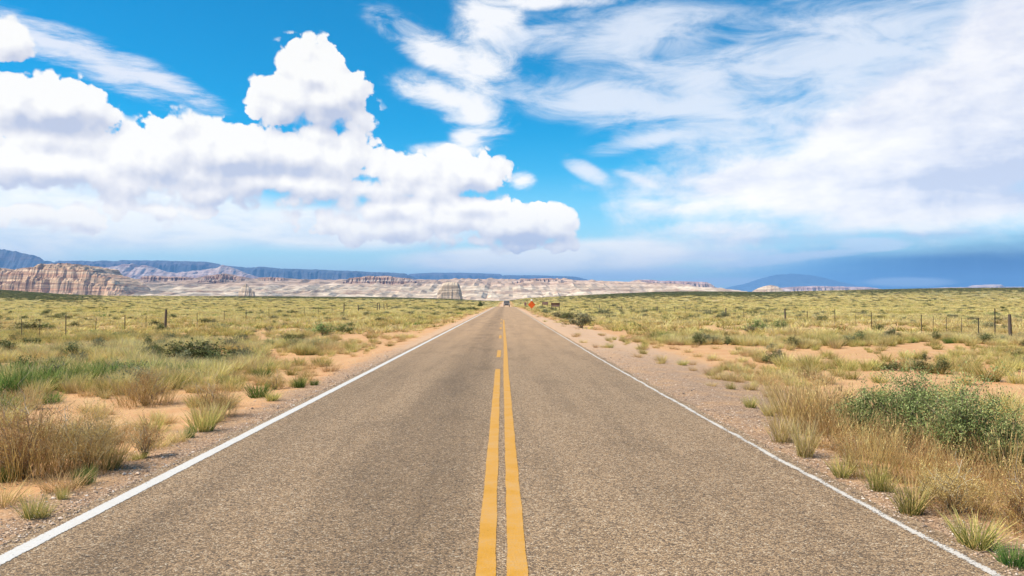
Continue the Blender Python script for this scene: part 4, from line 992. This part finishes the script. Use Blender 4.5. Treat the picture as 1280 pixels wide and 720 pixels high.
# ------------------------------------------------------------------ fences
M_post = plain('weathered_wood', (.13, .10, .075), .95, 0, .35, 30); M_steel = plain('rusty_steel', (.085, .075, .06), .7, .3, .3, 40)
M_wire = plain('fence_wire', (.14, .125, .11), .6, .4, .2, 30)
def fence(label, xf, posts, wires, y0, y1):
    root = empty('wire_fence', (float(np.interp(y0, *xf)), y0, float(ground_z(np.interp(y0, *xf), y0)))); tag(root, label, 'fence', 'wire fences along the road')
    ox, oy, oz = root.location
    prng = np.random.default_rng(int(abs(ox) * 10))
    for (y, h, kind) in posts:
        x = float(np.interp(y, *xf)); z = float(ground_z(x, y)); b = MB()
        lx, ly = prng.normal(0, .03, 2) * (2 if kind == 'w' else 1)
        if kind == 'w':
            b.tube([(0, 0, -.3), (lx * .5, ly * .5, h * .5), (lx, ly, h)], [.085, .08, .07], 9); nm, m = 'wooden_post', M_post
        elif kind == 't':
            b.box((0, 0, h / 2 - .15), (.045, .012, h + .3)); b.box((0, .022, h / 2 - .15), (.012, .032, h + .3)); nm, m = 'steel_post', M_steel
        else:
            b.tube([(0, 0, .05), (lx, 0, h * .5), (lx * 1.5, ly, h)], .014, 5); nm, m = 'wire_stay', M_steel
        b.build(nm, m, root, (x - ox, y - oy, z - oz))
    ys = np.linspace(y0, y1, int((y1 - y0) / 3) + 2); xs = np.interp(ys, *xf); zs = ground_z(xs, ys)
    for h in wires:
        b = MB(); b.tube(np.stack([xs - ox, ys - oy, zs - oz + h - .02 * np.abs(np.sin(ys * .5))], -1), .0035, 4); b.build('wire', M_wire, root)
XR = ([0, 37, 60, 75, 120, 200, 300], [23.6, 23.8, 25., 25.4, 24.5, 24, 24])
PR = [(20., 1.3, 't'), (26.3, 1.3, 't'), (32.5, 1.35, 't'), (37.6, 1.28, 'w'), (38.9, 1.6, 't'), (40.4, 1.1, 't'), (42.1, 1.05, 's'), (43.6, 1.05, 's'), (45.2, 1.05, 's'), (46.6, 1.1, 't'), (53.8, 1.1, 't'), (56.5, .95, 's'), (60.6, 1.2, 't'), (66.6, 1.05, 't'), (72.2, 1.2, 'w'), (78., 1.05, 't'), (84.5, 1.1, 't')] + [(91 + 6.3 * k, 1.1, 't' if k % 6 else 'w') for k in range(22)]
fence('barbed wire fence of thin steel posts across the right-hand field', XR, PR, (.32, .62, .9, 1.05), 14, 230)
XL = ([0, 40, 54, 70, 120, 200, 300], [-22.6, -22.6, -23, -23.6, -23.6, -24, -24])
PLF = [(24, 1.2, 't'), (30, 1.2, 't'), (35.6, 1.2, 't'), (37.6, 1.05, 's'), (39, 1.05, 's'), (41.4, 1.25, 't'), (44.5, 1., 's'), (48.2, 1.15, 't'), (51.2, .95, 's'), (54.3, 1.42, 'w'), (60.5, 1.1, 't'), (67, 1.1, 't'), (73, 1.1, 't'), (80, 1.1, 't'), (87, 1.1, 't'), (94, 1.1, 't'), (101, 1.1, 't'), (109, 1.1, 't'), (117, 1.5, 'w'), (129, 1.3, 'w'), (148, 1.45, 'w'), (151, 1.3, 'w'), (157, 1.4, 'w'), (161, 1.4, 'w')] + [(168 + 7 * k, 1.1, 't') for k in range(8)]
fence('barbed wire fence with a thick wooden post across the left-hand field', XL, PLF, (.32, .62, .9, 1.05), 14, 225)

# ------------------------------------------------------------------ signs by the crest
M_orange = plain('orange_sign_face', (.92, .15, .02), .5, 0, .04, 3); M_brown = plain('brown_sign_wood', (.13, .055, .04), .8, 0, .3, 6); M_capw = plain('white_cap', (.85, .84, .80), .6, 0, .04, 3)
M_mauve = plain('weathered_red_board', (.30, .17, .15), .85, 0, .2, 5); M_black = plain('black_border', (.03, .03, .03), .6)
def diamond_sign():
    x, d, z = at(664.6, 389.2); r = .74; cz = 1.26
    root = empty('road_sign', (x, d, z)); tag(root, 'orange diamond road sign with a white top on a single dark post', 'road sign')
    b = MB(); b.box((0, .03, .55), (.07, .05, 1.35)); b.build('post', M_post, root)
    def dia(r_, y, t):
        m_ = MB(); c = []
        for k in range(4):
            a = math.pi / 2 * k
            for s_ in (-.09, .09): c.append((r_ * math.cos(a + s_) * (.97), r_ * math.sin(a + s_) * .97))
        n = len(c); V = [(p[0] * .92, y, cz + p[1]) for p in c] + [(p[0] * .92, y + t, cz + p[1]) for p in c] + [(0, y, cz), (0, y + t, cz)]
        T = [(2 * n, k, (k + 1) % n) for k in range(n)] + [(2 * n + 1, n + (k + 1) % n, n + k) for k in range(n)]
        Q = [(k, n + k, n + (k + 1) % n, (k + 1) % n) for k in range(n)]
        m_.add(V, Q, T); return m_
    dia(r, 0, .012).build('panel', M_orange, root)
    b = MB()
    th = np.linspace(0, math.pi, 7)
    b.tube([(0, .01, 1.94), (0, .01, 2.04), (0, .01, 2.20), (0, .01, 2.28)], [.12, .17, .16, .07], 12); b.build('cap', M_capw, root)
diamond_sign()
def board_sign(px, py, wpx, hpx, bh, name, label, mats, mid=True, rz=0):
    x, d, z = at(px, py); w = wpx / F * d; h = hpx / F * d
    root = empty(name, (x, d, z), rz); tag(root, label, 'sign', 'brown wooden signs')
    for s in (-1, 1):
        b = MB(); b.tube([(s * w / 2, 0, -.2), (s * w / 2, 0, h)], .07, 8); b.build('post', M_post, root)
    if mid:
        b = MB(); b.box((0, .05, h * .3), (.09, .07, h * .62)); b.build('post', M_post, root)
    b = MB(); b.box((0, -.075, h * .84), (w + .2, .05, h * bh * .5)); b.build('board', mats[0], root, bevel=.008)
    b = MB(); b.box((0, -.070, h * .84 - h * bh * .5), (w - .12, .04, h * bh * .45)); b.build('board', mats[1], root, bevel=.008)
board_sign(694.8, 389.3, 9.6, 11.2, .42, 'board_sign', 'dark brown wooden board sign on posts in the roadside grass', (M_brown, M_mauve))
board_sign(681.5, 385.2, 6.6, 8.2, .45, 'board_sign', 'smaller faded wooden board sign farther back, beside the orange sign', (M_mauve, M_mauve), False)
def small_sign():
    x, d, z = at(656.6, 386.2); root = empty('post_sign', (x, d, z)); tag(root, 'small narrow reddish-brown sign left of the orange sign', 'sign')
    b = MB(); b.tube([(0, .04, -.2), (0, .04, 1.5)], .04, 8); b.build('post', M_post, root)
    b = MB(); b.box((0, 0, 1.25), (.5, .03, .8)); b.build('panel', M_mauve, root, bevel=.02)
small_sign()

# ------------------------------------------------------------------ vehicle over the crest
def vehicle():
    d = 264.; root = empty('pickup_truck', (.35, d, float(road_z(d)))); tag(root, 'distant grey vehicle coming over the crest of the road', 'vehicle')
    Mb = plain('grey_car_paint', (.26, .21, .18), .35, .3, .05, 2); Mg = plain('dark_glass', (.10, .095, .09), .3); Mt = plain('tyre_rubber', (.02, .02, .02), .9); Mh = plain('lamp_lens', (.8, .8, .78), .2)
    P = [(-2.3, .45), (-2.3, .95), (-2.2, 1.12), (-1.1, 1.22), (-.45, 1.95), (1.2, 2.0), (1.5, 1.25), (2.5, 1.22), (2.5, .45)]   # y (nose towards the viewer), z
    b = MB(); n = len(P); W = []
    for s in (-1, 1):
        for (y, z) in P: W.append((s * (.98 - .16 * max(0, z - 1.2) / .8), y, z))
    b.add(W, [(k, (k + 1) % n, n + (k + 1) % n, n + k) for k in range(n)], [(0, k, k + 1) for k in range(1, n - 1)] + [(n, n + k + 1, n + k) for k in range(1, n - 1)])
    b.build('body', Mb, root, bevel=.04)
    b = MB(); b.add([(-.82, -1.08, 1.26), (.82, -1.08, 1.26), (.74, -.50, 1.90), (-.74, -.50, 1.90)], [(0, 1, 2, 3)]); b.build('windscreen', Mg, root, (0, -.03, .02))
    b = MB(); b.box((0, -2.33, .78), (1.2, .05, .26)); b.build('grille', Mg, root)
    for s in (-1, 1):
        b = MB(); b.box((s * .76, -2.33, .84), (.28, .06, .18)); b.build('headlight', Mh, root, bevel=.02)
        for y in (-1.45, 1.6):
            b = MB(); b.tube([(s * .78, y, .37), (s * 1.0, y, .37)], .37, 18); b.build('wheel', Mt, root)
vehicle()
def far_tree():
    x, d, z = at(600.5, 384.2); z = float(ground_z(x, d)); root = empty('juniper_tree', (x, d, z)); tag(root, 'small dark juniper standing alone left of the crest', 'tree')
    rng = np.random.default_rng(8); h = 1.9
    L = stem_curves(rng, 40, .95, h * .9, 2, 6, .08); b = MB(); b.tube([(0, 0, -.2), (.03, 0, .6), (0, .04, 1.4)], [.12, .09, .03], 8); b.build('trunk', G['wood'], root)
    v, q, t, c = leaves(rng, L, 10, .16, h, .04); v[:, :2] *= np.clip(1.25 - v[:, 2:] / h, .12, 1.); link('crown', mesh_np('crown', v, q, t, c), G['olive'], root)
far_tree()

# ------------------------------------------------------------------ the air between here and the far mesas
def haze():
    b = MB(); b.box((0, 0, HAZE_TOP / 2 - 25), (64000, 64000, HAZE_TOP + 50))
    m = bpy.data.materials.new('desert_haze'); m.use_nodes = True; t = m.node_tree
    t.nodes.remove(t.nodes['Principled BSDF']); v = t.nodes.new('ShaderNodeVolumePrincipled')
    v.inputs['Color'].default_value = (.24, .54, 1., 1); v.inputs['Density'].default_value = HAZE_B; v.inputs['Anisotropy'].default_value = .0
    t.links.new(v.outputs[0], t.nodes['Material Output'].inputs['Volume'])
    o = b.build('haze', m); tag(o, kind='stuff')
haze()
